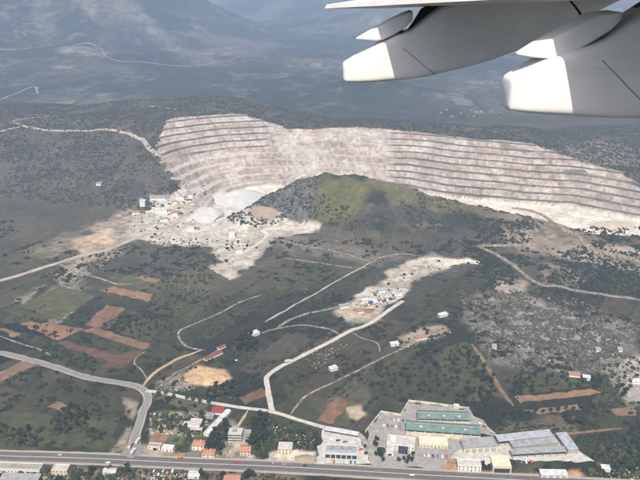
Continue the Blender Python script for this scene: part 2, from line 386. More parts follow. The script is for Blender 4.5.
# ------------------------------------------------------------------ materials
def paint(name, c, rough=0.8, var=0.25, scale=0.6, island=False, obj=False, metallic=0.0):
    m, n, l, b = new_mat(name, rough)
    b.inputs['Metallic'].default_value = metallic
    g = n.new('ShaderNodeNewGeometry')
    t = noise_node(n, l, scale, 5, g.outputs['Position'])
    src = mulcol(n, l, (c[0], c[1], c[2], 1), ramp(n, l, t.outputs['Fac'], 0.25, 0.75, 1 - var, 1 + var))
    if island:
        tw = n.new('ShaderNodeMix'); tw.data_type = 'RGBA'; l.new(g.outputs['Random Per Island'], tw.inputs[0])
        tw.inputs[6].default_value = (0.6, 0.66, 0.58, 1); tw.inputs[7].default_value = (1.42, 1.32, 1.12, 1)
        src = mulcol(n, l, src, tw.outputs[2])
    if obj:
        oi = n.new('ShaderNodeObjectInfo'); src = mulcol(n, l, src, ramp(n, l, oi.outputs['Random'], 0, 1, 0.65, 1.4))
    l.new(src, b.inputs['Base Color'])
    return m
M = {}
for k, c, r, var, s in [
    ('asphalt', (0.12, 0.110, 0.10), 0.9, 0.22, 0.3), ('asphalt_pale', (0.205, 0.2, 0.19), 0.9, 0.2, 0.3), ('lane_paint', (0.40, 0.38, 0.35), 0.7, 0.25, 1.5),
    ('gravel_edge', (0.33, 0.29, 0.24), 0.95, 0.3, 0.8), ('dirt_road', (0.29, 0.245, 0.185), 0.95, 0.5, 0.16), ('orange_dirt', (0.37, 0.275, 0.17), 0.95, 0.35, 0.25),
    ('pale_road', (0.44, 0.415, 0.36), 0.95, 0.28, 0.2), ('far_road', (0.34, 0.295, 0.235), 0.95, 0.4, 0.06),
    ('concrete', (0.27, 0.255, 0.23), 0.9, 0.34, 0.22), ('concrete_pale', (0.44, 0.42, 0.38), 0.85, 0.34, 0.22),
    ('cream', (0.60, 0.53, 0.39), 0.85, 0.12, 0.5), ('white_wall', (0.70, 0.67, 0.60), 0.85, 0.12, 0.5), ('grey_wall', (0.36, 0.34, 0.31), 0.85, 0.2, 0.5),
    ('pink_wall', (0.58, 0.47, 0.38), 0.85, 0.12, 0.5), ('teal_roof', (0.125, 0.185, 0.165), 0.6, 0.34, 0.22), ('tile_roof', (0.40, 0.185, 0.115), 0.85, 0.25, 1.2),
    ('red_roof', (0.24, 0.045, 0.04), 0.7, 0.25, 0.8), ('brown_roof', (0.33, 0.17, 0.11), 0.85, 0.25, 1.0), ('sheet_white', (0.50, 0.50, 0.485), 0.55, 0.34, 0.22),
    ('sheet_grey', (0.27, 0.27, 0.268), 0.6, 0.34, 0.22), ('sheet_blue', (0.33, 0.345, 0.36), 0.6, 0.34, 0.22), ('sheet_cream', (0.62, 0.57, 0.42), 0.6, 0.34, 0.22),
    ('glass', (0.035, 0.045, 0.055), 0.2, 0.2, 1.0), ('dark', (0.045, 0.042, 0.04), 0.8, 0.3, 1.0), ('steel', (0.22, 0.22, 0.22), 0.5, 0.2, 1.0),
    ('bark', (0.10, 0.075, 0.05), 0.95, 0.3, 3.0), ('tyre', (0.02, 0.02, 0.02), 0.9, 0.2, 3.0),
    ('car_white', (0.75, 0.75, 0.74), 0.35, 0.05, 1.0), ('car_dark', (0.05, 0.055, 0.065), 0.35, 0.1, 1.0), ('car_red', (0.40, 0.05, 0.04), 0.35, 0.1, 1.0),
    ('car_silver', (0.45, 0.46, 0.47), 0.35, 0.1, 1.0), ('car_blue', (0.08, 0.14, 0.30), 0.35, 0.1, 1.0), ('orange_paint', (0.60, 0.20, 0.03), 0.5, 0.1, 1.0),
    ('gravel_pale', (0.44, 0.44, 0.425), 0.95, 0.18, 0.06), ('gravel_tan', (0.28, 0.23, 0.17), 0.95, 0.25, 0.06), ('gravel_grey', (0.34, 0.33, 0.31), 0.95, 0.25, 0.06)]:
    M[k] = paint(k, c, r, var, s)
mt = M['dirt_road'].node_tree; bs_ = mt.nodes['Principled BSDF']; src_ = bs_.inputs['Base Color'].links[0].from_socket
g_ = mt.nodes.new('ShaderNodeNewGeometry'); nz_ = noise_node(mt.nodes, mt.links, 0.22, 5, g_.outputs['Position'], 0.7)
mx_ = mt.nodes.new('ShaderNodeMix'); mx_.data_type = 'RGBA'; mt.links.new(ramp(mt.nodes, mt.links, nz_.outputs['Fac'], 0.47, 0.56, 0, 0.85), mx_.inputs[0])
mt.links.new(src_, mx_.inputs[6]); mx_.inputs[7].default_value = (0.075, 0.066, 0.04, 1); mt.links.new(mx_.outputs[2], bs_.inputs['Base Color'])
M['dusty_gravel'] = paint('dusty_gravel', (0.44, 0.385, 0.31), 0.95, 0.25, 0.08)
M['far_track'] = paint('far_track', (0.20, 0.175, 0.14), 0.95, 0.5, 0.02)
M['soil'] = paint('soil', (0.15, 0.088, 0.047), 0.95, 0.45, 0.10, obj=True)
M['soil_orange'] = paint('soil_orange', (0.215, 0.128, 0.074), 0.95, 0.4, 0.10)
M['soil_tan'] = paint('soil_tan', (0.18, 0.122, 0.072), 0.95, 0.4, 0.10)
for k_ in ('soil', 'soil_orange', 'soil_tan'):
    mt = M[k_].node_tree; bs_ = mt.nodes['Principled BSDF']; src_ = bs_.inputs['Base Color'].links[0].from_socket
    g_ = mt.nodes.new('ShaderNodeNewGeometry'); mp_ = mt.nodes.new('ShaderNodeMapping'); mp_.inputs['Rotation'].default_value = (0, 0, 0.15)
    wv = mt.nodes.new('ShaderNodeTexWave'); wv.bands_direction = 'Y'; wv.inputs['Scale'].default_value = 0.12; wv.inputs['Distortion'].default_value = 1.5; wv.inputs['Detail Scale'].default_value = 0.2
    mt.links.new(g_.outputs['Position'], mp_.inputs[0]); mt.links.new(mp_.outputs[0], wv.inputs[0])
    mt.links.new(mulcol(mt.nodes, mt.links, src_, ramp(mt.nodes, mt.links, wv.outputs['Fac'], 0, 1, 0.9, 1.08)), bs_.inputs['Base Color'])
M['orange_earth'] = paint('orange_earth', (0.43, 0.285, 0.165), 0.95, 0.35, 0.15)
M['grass_field'] = paint('grass_field', (0.085, 0.098, 0.045), 0.95, 0.3, 0.2)
M['leaf'] = paint('leaf', (0.034, 0.041, 0.015), 0.9, 0.3, 0.5, island=True, obj=True)
M['leaf_dark'] = paint('leaf_dark', (0.021, 0.028, 0.010), 0.9, 0.3, 0.5, island=True, obj=True)
M['scrub'] = paint('scrub', (0.043, 0.046, 0.030), 0.95, 0.3, 0.08, island=True)
M['pale_scrub'] = paint('pale_scrub', (0.080, 0.076, 0.064), 0.95, 0.35, 0.08, island=True)
M['stones'] = paint('stones', (0.31, 0.285, 0.25), 0.95, 0.3, 0.3, island=True)
M['rubble'] = paint('rubble', (0.37, 0.335, 0.285), 0.95, 0.3, 0.3, island=True)

# ------------------------------------------------------------------ roads and fields, draped on the ground
def resample(pts, step):
    P = [np.array(p, float)[:2] for p in pts]
    # Catmull-Rom through the points, then even steps
    out = []
    for i in range(len(P) - 1):
        p0, p1, p2, p3 = P[max(i - 1, 0)], P[i], P[i + 1], P[min(i + 2, len(P) - 1)]
        k = max(2, int(np.linalg.norm(p2 - p1) / step))
        for t in np.arange(k) / k:
            out.append(0.5 * ((2 * p1) + (-p0 + p2) * t + (2 * p0 - 5 * p1 + 4 * p2 - p3) * t * t + (-p0 + 3 * p1 - 3 * p2 + p3) * t ** 3))
    out.append(P[-1])
    return np.array(out)
def strip(name, line, width, mat, off=0.3, wob=0.0, shift=0.0, na=5, step=4.0, world_pts=False, kind='structure'):
    L = resample(line if world_pts else GP(line), step)
    tan = np.gradient(L, axis=0); tan /= np.linalg.norm(tan, axis=1)[:, None] + 1e-9
    nor = np.stack([-tan[:, 1], tan[:, 0]], 1)
    w = np.full(len(L), width / 2.0)
    wl_ = w * (1 + wob * (vnoise(np.arange(len(L)) * 0.37, np.zeros(len(L)), 301) - 0.5) * 2)
    wr_ = w * (1 + wob * (vnoise(np.arange(len(L)) * 0.37, np.zeros(len(L)), 302) - 0.5) * 2)
    if name in ('track', 'far_road', 'haul_road'):
        tp = np.clip(np.minimum(np.arange(len(L)), np.arange(len(L))[::-1]) / 3.0, 0.55, 1); wl_ = wl_ * tp; wr_ = wr_ * tp
        L = L + nor * (width * 0.35 * (vnoise(np.arange(len(L)) * 0.13, np.full(len(L), width), 303) - 0.5))[:, None]
    V = []
    for k in np.linspace(-1, 1, na):
        q = L + nor * (shift + np.where(k < 0, k * wl_, k * wr_))[:, None]
        V.append(np.concatenate([q, (Hg(q[:, 0], q[:, 1]) + off)[:, None]], 1))
    # drop the outermost edges a little so that the road has a shoulder
    V = np.stack(V, 1)
    e0, e1 = V[:, :1].copy(), V[:, -1:].copy(); e0[:, :, 2] -= off + 0.3; e1[:, :, 2] -= off + 0.3
    V = np.concatenate([e0, V, e1], 1)
    o = grid_mesh(name, V.reshape(-1, 3), na + 2, len(L), mat)
    for p in o.data.polygons: p.use_smooth = False
    if kind: structure(o, kind)
    return o
def field(px, mat, off=0.22, name='field', step=4.0):
    a, b_, c, d = GP(px)
    nu = max(3, int(np.linalg.norm(b_ - a) / step)); nv = max(3, int(np.linalg.norm(d - a) / step))
    U, W = np.meshgrid(np.linspace(0, 1, nu), np.linspace(0, 1, nv))
    Q = (a * ((1 - U) * (1 - W))[..., None] + b_ * (U * (1 - W))[..., None] + c * (U * W)[..., None] + d * ((1 - U) * W)[..., None])
    j = np.stack([vnoise(Q[..., 0] / 9, Q[..., 1] / 9, 401), vnoise(Q[..., 0] / 9, Q[..., 1] / 9, 402)], -1) - 0.5
    j2 = np.stack([vnoise(Q[..., 0] / 4, Q[..., 1] / 4, 403), vnoise(Q[..., 0] / 4, Q[..., 1] / 4, 404)], -1) - 0.5
    Q = Q + j * 4.0 + j2 * 3.0
    Z = Hg(Q[..., 0], Q[..., 1]) + off
    V = np.concatenate([Q, Z[..., None]], -1)
    return structure(grid_mesh(name, V.reshape(-1, 3), nu, nv, mat))

hwy = [(-160, 450), (0, 456), (60, 457.7), (110, 459.5), (190, 463.3), (260, 466), (320, 469), (380, 472.5), (430, 475.5), (480, 478.2), (560, 482.5), (640, 487), (800, 496)]
HW = GP(hwy)
strip('highway_verge', HW, 19.0, M['gravel_edge'], 0.10, 0.05, world_pts=True)
strip('highway', HW, 14.0, M['asphalt'], 0.32, world_pts=True)
strip('highway_median', HW, 0.9, M['lane_paint'], 0.50, world_pts=True, na=2)
for s in (-6.6, 6.6):
    strip('edge_line', HW, 0.35, M['lane_paint'], 0.345, shift=s, world_pts=True, na=2)
strip('side_road_verge', [(0, 352.5), (26, 359), (60, 368.6), (90, 378), (124, 383.5), (141, 388.5), (148, 397.5), (142.5, 413), (135.5, 435), (130, 453)], 9.6, M['gravel_edge'], 0.10, 0.15)
JR = [(-60, 342), (0, 352.5), (26, 359), (60, 368.6), (90, 378), (124, 383.5), (141, 388.5), (148, 397.5), (142.5, 413), (135.5, 435), (130, 458)]
strip('side_road', JR, 6.6, M['asphalt_pale'], 0.34)

strip('lane', [(146, 391), (160, 392.5), (184, 397.5), (206, 402), (237, 407), (264, 410.5), (280, 414), (297, 419.5), (324, 427.5)], 5.0, M['pale_road'], 0.36, 0.1)
strip('lane', [(324, 427.5), (345, 431), (359, 435), (366, 444), (371, 456), (375, 468)], 6.0, M['concrete'], 0.40, 0.08)
strip('lane', [(272, 411), (269, 396), (267, 384), (268, 376), (281, 366.5), (294, 360), (324, 345), (341, 336), (352, 330), (365, 326), (380, 317), (391, 309), (403, 301)], 6.0, M['pale_road'], 0.36, 0.15)
strip('track', [(341, 336), (332, 330), (318, 327), (300, 325), (275, 329), (262, 333)], 3.1, M['dirt_road'], 0.33, 0.3)
strip('track', [(276, 329), (290, 320), (307, 314), (326, 310), (344, 305), (358, 298)], 3.7, M['dirt_road'], 0.34, 0.4)
strip('track', [(350, 331), (362, 338), (377, 343), (380, 352)], 1.9, M['dirt_road'], 0.3, 0.3)
strip('track', [(290, 415), (300, 402), (309, 394), (331, 384), (345, 377), (357, 371), (387, 356), (404, 348), (422, 339), (440, 330)], 2.5, M['dirt_road'], 0.30, 0.3)
strip('track', [(143, 387), (148, 380), (157, 371.5), (176, 360), (192, 354), (202, 350)], 4.0, M['orange_dirt'], 0.33, 0.2)
strip('track', [(205, 350), (196, 349), (186, 346), (179, 338), (180, 331), (190, 326), (220, 313), (241, 302), (262, 295)], 2.8, M['dirt_road'], 0.31, 0.25)
strip('track', [(147, 379), (141, 370), (134, 363), (138, 356), (145, 352)], 1.9, M['dirt_road'], 0.30, 0.3)
strip('track', [(160, 386), (172, 375), (190, 366), (206, 357), (226, 346)], 1.9, M['dirt_road'], 0.30, 0.5)
strip('track', [(234, 432), (241, 422), (248, 411)], 3.1, M['orange_dirt'], 0.30, 0.25)
strip('track', [(224, 458), (229, 446), (234, 432)], 3.7, M['dirt_road'], 0.32, 0.3)
strip('track', [(472, 344), (476, 350), (487, 367), (500, 388), (513, 406)], 5.1, M['soil_tan'], 0.30, 0.2)
strip('track', [(540, 437), (562, 434.5), (590, 432), (622, 428.5)], 3.1, M['soil_tan'], 0.30, 0.2)
strip('track', [(0, 336), (8, 339), (22, 344), (38, 349), (52, 356)], 2.0, M['dirt_road'], 0.3, 0.3)
strip('haul_road', [(-60, 292), (0, 281), (27, 272.5), (58, 263), (82, 256), (113, 248), (137, 237.5), (158, 231), (174, 224), (184, 214), (200, 203), (214, 194)], 9.0, M['far_road'], 0.5, 0.25)
strip('track', [(58, 264), (80, 273), (105, 280), (118, 284), (132, 284)], 3.7, M['dirt_road'], 0.4, 0.4)
strip('haul_road', [(240, 256), (252, 248), (263, 240), (268, 234), (262, 231), (276, 229), (300, 228), (318, 226)], 7.0, M['pale_road'], 0.5, 0.3)
strip('track', [(280, 240), (298, 245), (322, 249), (342, 253), (358, 258), (372, 262), (380, 258), (402, 254), (420, 256)], 3.1, M['dirt_road'], 0.5, 0.5)
strip('track', [(285, 258), (312, 262), (345, 267), (370, 268)], 2.5, M['dirt_road'], 0.5, 0.5)
strip('track', [(265, 322), (290, 308), (320, 291), (350, 274), (372, 262)], 2.7, M['gravel_edge'], 0.4, 0.8)
strip('haul_road', [(478, 247), (495, 254), (510, 263), (522, 273), (532, 281), (545, 286), (556, 286), (572, 290), (600, 294), (640, 300)], 7.0, M['dirt_road'], 0.6, 0.3)
strip('haul_road', [(512, 208), (530, 211), (545, 217), (562, 228), (578, 236), (588, 246), (606, 254), (640, 262)], 8.0, M['dirt_road'], 0.8, 0.25)
strip('track', [(478, 246), (510, 246), (545, 245), (560, 244)], 2.5, M['dirt_road'], 0.6, 0.4)
strip('haul_road', [(0, 132), (22, 127), (45, 130), (75, 131), (110, 130), (128, 134), (142, 140), (150, 149), (160, 156), (172, 163)], 9.0, M['far_road'], 0.9, 0.25)
strip('track', [(30, 128), (18, 124), (14, 121), (28, 118.5), (57, 116)], 3.7, M['far_road'], 0.9, 0.3)
strip('track', [(150, 106), (164, 108), (176, 110)], 3.7, M['far_road'], 0.9, 0.3)
strip('far_road', [(-30, 48), (20, 49), (50, 46), (75, 45), (96, 46), (105, 55), (118, 61), (140, 62), (175, 66), (205, 65), (226, 61), (240, 57)], 6.5, M['far_track'], 1.5, 0.5)
strip('far_road', [(0, 100), (18, 93), (34, 87), (38, 94)], 10.0, M['far_track'], 1.5, 0.5)
strip('far_road', [(565, 171), (585, 174), (612, 179), (640, 185)], 8.0, M['far_track'], 1.0, 0.3)
strip('far_road', [(500, 146), (525, 150), (545, 158), (556, 166)], 6.0, M['far_track'], 1.0, 0.4)

for px, m in [
    ([(-6, 375), (25, 361), (39, 364), (-4, 384)], 'soil_tan'), ([(-10, 325), (0, 327), (22, 334), (14, 337.5)], 'soil_tan'),
    ([(21, 324), (32, 321.5), (84, 328.5), (58, 341)], 'soil'), ([(84, 325), (107, 304.5), (126, 309), (100, 328)], 'soil'),
    ([(82, 330.5), (95, 327.5), (150, 344), (145, 350)], 'soil'), ([(101, 367), (122, 353), (144, 350.5), (121, 369)], 'soil'),
    ([(56, 343.5), (64, 340), (119, 356), (109, 362)], 'soil'), ([(47, 407), (56, 402), (71, 405), (62, 412)], 'soil_tan'),
    ([(101, 290.6), (113, 287), (153, 294), (148, 301.6)], 'soil_orange'), ([(134, 278.6), (141, 276), (160, 279.6), (156, 283)], 'soil_orange'),
    ([(516, 397), (589, 389), (602, 394), (521, 403)], 'soil_orange'), ([(523, 410.6), (577, 404), (581, 409.5), (540, 414.5)], 'soil_tan'),
    ([(611, 409), (637, 407), (637, 415.5), (615, 415.5)], 'soil_tan'), ([(532, 421), (577, 416), (580, 419), (536, 424)], 'soil'),
    ([(315.5, 421.6), (336, 397.5), (349, 403), (332, 424.5)], 'soil'), ([(155, 431), (171, 433.6), (164, 444.6), (147, 442)], 'soil_orange'),
    ([(171, 434), (186, 436), (178, 447), (165, 444.8)], 'grass_field'), ([(352, 310), (358, 307.5), (376, 309), (370, 314)], 'soil_orange'),
    ([(238, 398), (262, 388), (266, 396), (246, 404)], 'soil')]:
    field(px, M[m])
M['plot_dark'] = paint('plot_dark', (0.038, 0.040, 0.016), 0.95, 0.45, 0.10); M['plot_mid'] = paint('plot_mid', (0.054, 0.055, 0.021), 0.95, 0.45, 0.10); M['plot_olive'] = paint('plot_olive', (0.078, 0.074, 0.034), 0.95, 0.45, 0.10)
for px, m in [([(86, 344), (96, 332), (142, 348), (122, 352.5)], 'plot_dark'), ([(102, 327), (127, 310.5), (166, 322), (150, 343)], 'plot_mid'), ([(113, 286.5), (126, 274), (172, 283), (156, 293)], 'plot_olive'),
              ([(0, 322), (20, 308), (58, 318), (22, 324)], 'plot_mid'), ([(18, 338), (24, 332), (58, 342), (50, 350)], 'plot_dark'), ([(151, 302), (157, 294), (212, 300), (190, 322)], 'plot_mid'), ([(162, 281), (200, 263), (232, 281), (205, 297)], 'plot_olive'), ([(190, 326), (262, 290), (282, 296), (208, 340)], 'plot_dark'),
              ([(264, 289), (330, 256), (350, 262), (284, 295)], 'plot_mid'), ([(302, 300), (368, 265), (378, 270), (320, 306)], 'plot_dark'), ([(400, 316), (470, 270), (484, 278), (426, 322)], 'plot_dark'),
              ([(428, 352), (468, 341), (498, 392), (472, 404)], 'plot_mid'), ([(374, 400), (368, 387), (424, 354), (468, 404)], 'plot_dark'), ([(272, 372), (292, 363), (318, 352), (290, 398)], 'plot_dark'), ([(0, 404), (40, 380), (120, 392), (126, 412)], 'plot_dark'),
              ([(0, 446), (2, 412), (118, 418), (112, 448)], 'plot_mid'), ([(520, 374), (560, 372), (592, 386), (522, 394)], 'plot_mid'), ([(20, 306), (60, 286), (96, 296), (60, 320)], 'plot_olive'), ([(150, 398), (156, 393), (208, 404), (200, 413)], 'plot_olive'), ([(30, 347), (56, 346), (104, 364), (92, 376)], 'plot_dark')]:
    field(px, M[m], 0.14)
for px, m, nm in [
    ([(366, 433), (381, 413.5), (452, 421), (440, 455)], 'concrete', 'yard_pavement'), ([(400, 416), (409, 402.5), (470, 410), (500, 438)], 'concrete', 'yard_pavement'),
    ([(372, 466), (367, 434), (470, 440), (440, 469)], 'concrete', 'yard_pavement'), ([(452, 460), (458, 440), (560, 438), (596, 462)], 'concrete_pale', 'yard_pavement'),
    ([(315.5, 464), (323, 427.5), (359, 434), (371, 464.5)], 'concrete_pale', 'yard_pavement'), ([(121, 456), (132.5, 436), (140.5, 436), (141, 457.5)], 'asphalt_pale', 'junction_apron'), ([(628, 400), (626, 376), (640, 372), (652, 405)], 'concrete', 'yard_pavement')]:
    field(px, M[m], 0.26 + 0.03 * random.random(), nm)

# ------------------------------------------------------------------ object helpers
class MB:
    def __init__(s): s.v, s.f = [], []
    def add(s, vs_, fs):
        k = len(s.v); s.v += [tuple(p) for p in vs_]; s.f += [tuple(i + k for i in f) for f in fs]; return s
    def box(s, x0, x1, y0, y1, z0, z1):
        return s.add([(x, y, z) for z in (z0, z1) for y in (y0, y1) for x in (x0, x1)],
                     [(0, 2, 3, 1), (4, 5, 7, 6), (0, 1, 5, 4), (2, 6, 7, 3), (0, 4, 6, 2), (1, 3, 7, 5)])
    def cyl(s, c, r0, r1, z0, z1, n_=10, axis_='z'):
        ring = [(math.cos(2 * math.pi * i / n_), math.sin(2 * math.pi * i / n_)) for i in range(n_)]
        def pt(a, b_, h):
            return (c[0] + a, c[1] + b_, c[2] + h) if axis_ == 'z' else (c[0] + a, c[1] + h, c[2] + b_) if axis_ == 'y' else (c[0] + h, c[1] + a, c[2] + b_)
        vv = [pt(a * r0, b_ * r0, z0) for a, b_ in ring] + [pt(a * r1, b_ * r1, z1) for a, b_ in ring]
        ff = [(i, (i + 1) % n_, n_ + (i + 1) % n_, n_ + i) for i in range(n_)] + [tuple(range(n_ - 1, -1, -1)), tuple(range(n_, 2 * n_))]
        return s.add(vv, ff)
    def mesh(s, name, mat):
        me = bpy.data.meshes.new(name); me.from_pydata(s.v, [], s.f); me.update(); me.materials.append(mat); return me
    def build(s, name, mat, parent=None, smooth=False):
        return link(name, s.mesh(name, mat), parent, smooth)
def link(name, me, parent=None, smooth=False):
    if smooth:
        for p in me.polygons: p.use_smooth = True
    o = bpy.data.objects.new(name, me); C.objects.link(o)
    if parent is not None: o.parent = parent
    return o
def thing(name, label, cat, loc=(0, 0, 0), rz=0.0, group=None):
    o = bpy.data.objects.new(name, None); C.objects.link(o); o.empty_display_size = 1
    o.location = loc; o.rotation_euler = (0, 0, rz); tag(o, label, cat, group); return o
def tag(o, label, cat, group=None):
    o['label'] = label; o['category'] = cat
    if group: o['group'] = group
    return o
NTH = ['leftmost', 'second from the left', 'third from the left', 'fourth from the left', 'fifth from the left', 'sixth from the left', 'seventh from the left', 'eighth from the left', 'ninth from the left', 'tenth from the left',
       'eleventh from the left', 'twelfth from the left', 'thirteenth from the left', 'fourteenth from the left', 'fifteenth from the left', 'sixteenth from the left']
def tell_apart(objs):
    """like things side by side: their place in the row, as seen from the camera, ends the label"""
    if not 1 < len(objs) <= len(NTH): return
    for i, o in enumerate(sorted(objs, key=lambda o: o.location.x / max(1.0, o.location.y * CP + (CAM_Z - o.location.z) * SP))):
        o['label'] = o['label'] + ', ' + NTH[i]
def copy_tree(o, parent=None):
    c = o.copy(); C.objects.link(c); c.parent = parent
    for ch in list(o.children): copy_tree(ch, c)
    return c
WIN = MB().box(-0.55, 0.55, -0.06, 0.03, 0, 1.3).mesh('window', M['glass'])
SILL = MB().box(-0.68, 0.68, -0.14, -0.065, -0.15, -0.02).mesh('sill', M['white_wall'])
DOOR = MB().box(-0.5, 0.5, -0.06, 0.03, 0, 2.1).mesh('door', M['dark'])
def frame_px(pa, pb):
    a, b_ = G(*pa), G(*pb)
    z = min(float(Hg(*a)), float(Hg(*b_)))
    d = b_ - a
    return Vector((a[0], a[1], z + 0.05)), math.atan2(d[1], d[0]), float(np.linalg.norm(d))
def gable(w, d, h, rise, over=0.5, th=0.22, along='x'):
    m = MB()
    if along == 'x':
        for s in (0, 1):
            y0, y1 = (-over, d / 2) if s == 0 else (d + over, d / 2)
            z0 = h - rise * over / (d / 2)
            m.add([(-over, y0, z0), (w + over, y0, z0), (w + over, y1, h + rise), (-over, y1, h + rise),
                   (-over, y0, z0 + th), (w + over, y0, z0 + th), (w + over, y1, h + rise + th), (-over, y1, h + rise + th)],
                  [(0, 1, 2, 3), (4, 7, 6, 5), (0, 4, 5, 1), (1, 5, 6, 2), (2, 6, 7, 3), (3, 7, 4, 0)])
    else:
        for s in (0, 1):
            x0, x1 = (-over, w / 2) if s == 0 else (w + over, w / 2)
            z0 = h - rise * over / (w / 2)
            m.add([(x0, -over, z0), (x0, d + over, z0), (x1, d + over, h + rise), (x1, -over, h + rise),
                   (x0, -over, z0 + th), (x0, d + over, z0 + th), (x1, d + over, h + rise + th), (x1, -over, h + rise + th)],
                  [(0, 1, 2, 3), (4, 7, 6, 5), (0, 4, 5, 1), (1, 5, 6, 2), (2, 6, 7, 3), (3, 7, 4, 0)])
    return m
def hip(w, d, h, rise, over=0.6):
    i = min(w, d) / 2
    r0, r1 = ((i, d / 2), (w - i, d / 2)) if w >= d else ((w / 2, i), (w / 2, d - i))
    if abs(r0[0] - r1[0]) + abs(r0[1] - r1[1]) < 0.4: r0, r1 = (w / 2 - .3, d / 2), (w / 2 + .3, d / 2)
    z = h - 0.05
    v = [(-over, -over, z), (w + over, -over, z), (w + over, d + over, z), (-over, d + over, z), (r0[0], r0[1], h + rise), (r1[0], r1[1], h + rise)]
    f = [(0, 1, 5, 4), (1, 2, 5), (2, 3, 4, 5), (3, 0, 4), (3, 2, 1, 0)] if w >= d else [(0, 1, 4), (1, 2, 5, 4), (2, 3, 5), (3, 0, 4, 5), (3, 2, 1, 0)]
    return MB().add(v, f)
def walls_mesh(w, d, h, rise=0, along='x'):
    m = MB()
    if rise == 0: return m.box(0, w, 0, d, -0.6, h)
    if along == 'x':
        sec = [(0, -0.6), (d, -0.6), (d, h), (d / 2, h + rise - 0.02), (0, h)]
        v = [(0, y, z) for y, z in sec] + [(w, y, z) for y, z in sec]
    else:
        sec = [(0, -0.6), (w, -0.6), (w, h), (w / 2, h + rise - 0.02), (0, h)]
        v = [(x, 0, z) for x, z in sec] + [(x, d, z) for x, z in sec]
    return m.add(v, [(0, 1, 2, 3, 4), (9, 8, 7, 6, 5)] + [(i, 5 + i, 5 + (i + 1) % 5, (i + 1) % 5) for i in range(5)])
def put_windows(root, w, d, floors, fh, per_m=3.4, door=True, sides=True):
    k = max(1, int(w / per_m))
    for fl in range(floors):
        for i in range(k):
            x = w * (i + 0.5) / k
            if fl == 0 and door and i == k // 2:
                o = link('door', DOOR, root); o.location = (x, 0, 0.05); continue
            o = link('window', WIN, root); o.location = (x, 0, 1.0 + fl * fh)
            s = link('sill', SILL, o)
        if sides:
            kd = max(1, int(d / 4.5))
            for i in range(kd):
                for sx, rz in ((0, -math.pi / 2), (w, math.pi / 2)):
                    o = link('window', WIN, root); o.location = (sx, d * (i + 0.5) / kd, 1.0 + fl * fh); o.rotation_euler = (0, 0, rz)
                    link('sill', SILL, o)
def house(name, label, cat, pa, pb, depth, floors=1, roof='hip', wall='white_wall', roofm='tile_roof', fh=3.0, rise=None, group=None, windows=True, extra=None, along='x', chimney=False, door=True):
    loc, rz, w = frame_px(pa, pb)
    r = thing(name, label, cat, loc, rz, group)
    h = floors * fh
    if roof in ('gable', 'hip'): rise = rise if rise is not None else min(w, depth) * 0.22
    walls_mesh(w, depth, h, rise if roof == 'gable' else 0, along).build('wall', M[wall], r)
    if roof == 'hip': ro = hip(w, depth, h, rise).build('roof', M[roofm], r)
    elif roof == 'gable': ro = gable(w, depth, h, rise, along=along).build('roof', M[roofm], r)
    else:
        ro = MB().box(-0.15, w + 0.15, -0.15, depth + 0.15, h + 0.01, h + 0.25).build('roof', M[roofm], r)
        pm = MB(); t = 0.3; z0, z1 = h + 0.255, h + 0.95
        pm.box(0, w, 0, t, z0, z1).box(0, w, depth - t, depth, z0, z1).box(0, t, t, depth - t, z0, z1).box(w - t, w, t, depth - t, z0, z1)
        pm.build('parapet', M[wall], r)
    if chimney: MB().box(w * 0.62, w * 0.62 + 0.8, depth * 0.55, depth * 0.55 + 0.8, h, h + (rise or 0) + 1.2).build('chimney', M['white_wall'], ro)
    if windows: put_windows(r, w, depth, floors, fh, door=door)
    if extra: extra(r, w, depth, h)
    return r

# ------------------------------------------------------------------ the industrial compound
def warehouse(label, pa, pb, depth, h, rise, bays):
    loc, rz, w = frame_px(pa, pb)
    r = thing('warehouse', label, 'warehouse', loc, rz)
    walls_mesh(w, depth, h, rise).build('wall', M['cream'], r)
    ro = gable(w, depth, h, rise, 0.7).build('roof', M['teal_roof'], r)
    MB().box(-0.7, w + 0.7, depth / 2 - 0.45, depth / 2 + 0.45, h + rise + 0.2, h + rise + 0.42).build('ridge_cap', M['sheet_blue'], ro)
    for i in range(3):
        x = w * (0.2 + 0.3 * i)
        MB().box(x - 1.3, x + 1.3, depth * 0.25 - 1.0, depth * 0.25 + 1.0, h + rise * 0.45, h + rise * 0.66 + 0.4).build('skylight', M['sheet_white'], ro)
    pil = MB().box(-0.32, 0.32, -0.42, -0.01, -0.5, h - 0.75).mesh('pilaster', M['white_wall'])
    shut = MB().box(-w / bays / 2 + 1.5, w / bays / 2 - 1.5, -0.07, -0.012, 0, h * 0.62).mesh('shutter_door', M['sheet_cream'])
    win = MB().box(-w / bays / 2 + 1.0, w / bays / 2 - 1.0, -0.07, -0.012, h * 0.72, h * 0.86).mesh('window', M['glass'])
    for i in range(bays + 1):
        o = link('pilaster', pil, r); o.location = (w * i / bays, 0, 0)
    for i in range(bays):
        o = link('shutter_door', shut, r); o.location = (w * (i + 0.5) / bays, 0, 0)
        o = link('window', win, r); o.location = (w * (i + 0.5) / bays, 0, 0)
    MB().box(-0.3, w + 0.3, -0.95, -0.715, h - 0.75, h - 0.45).build('gutter', M['dark'], r)
    return r
warehouse('teal roofed cream warehouse at the back of the walled yard, the shorter of the two', (418, 423.8), (469.5, 425.6), 14, 7.2, 2.4, 7)
warehouse('long teal roofed cream warehouse with eight bays, in front of its shorter twin', (406, 435.8), (479.5, 440.8), 15, 8.2, 2.6, 8)

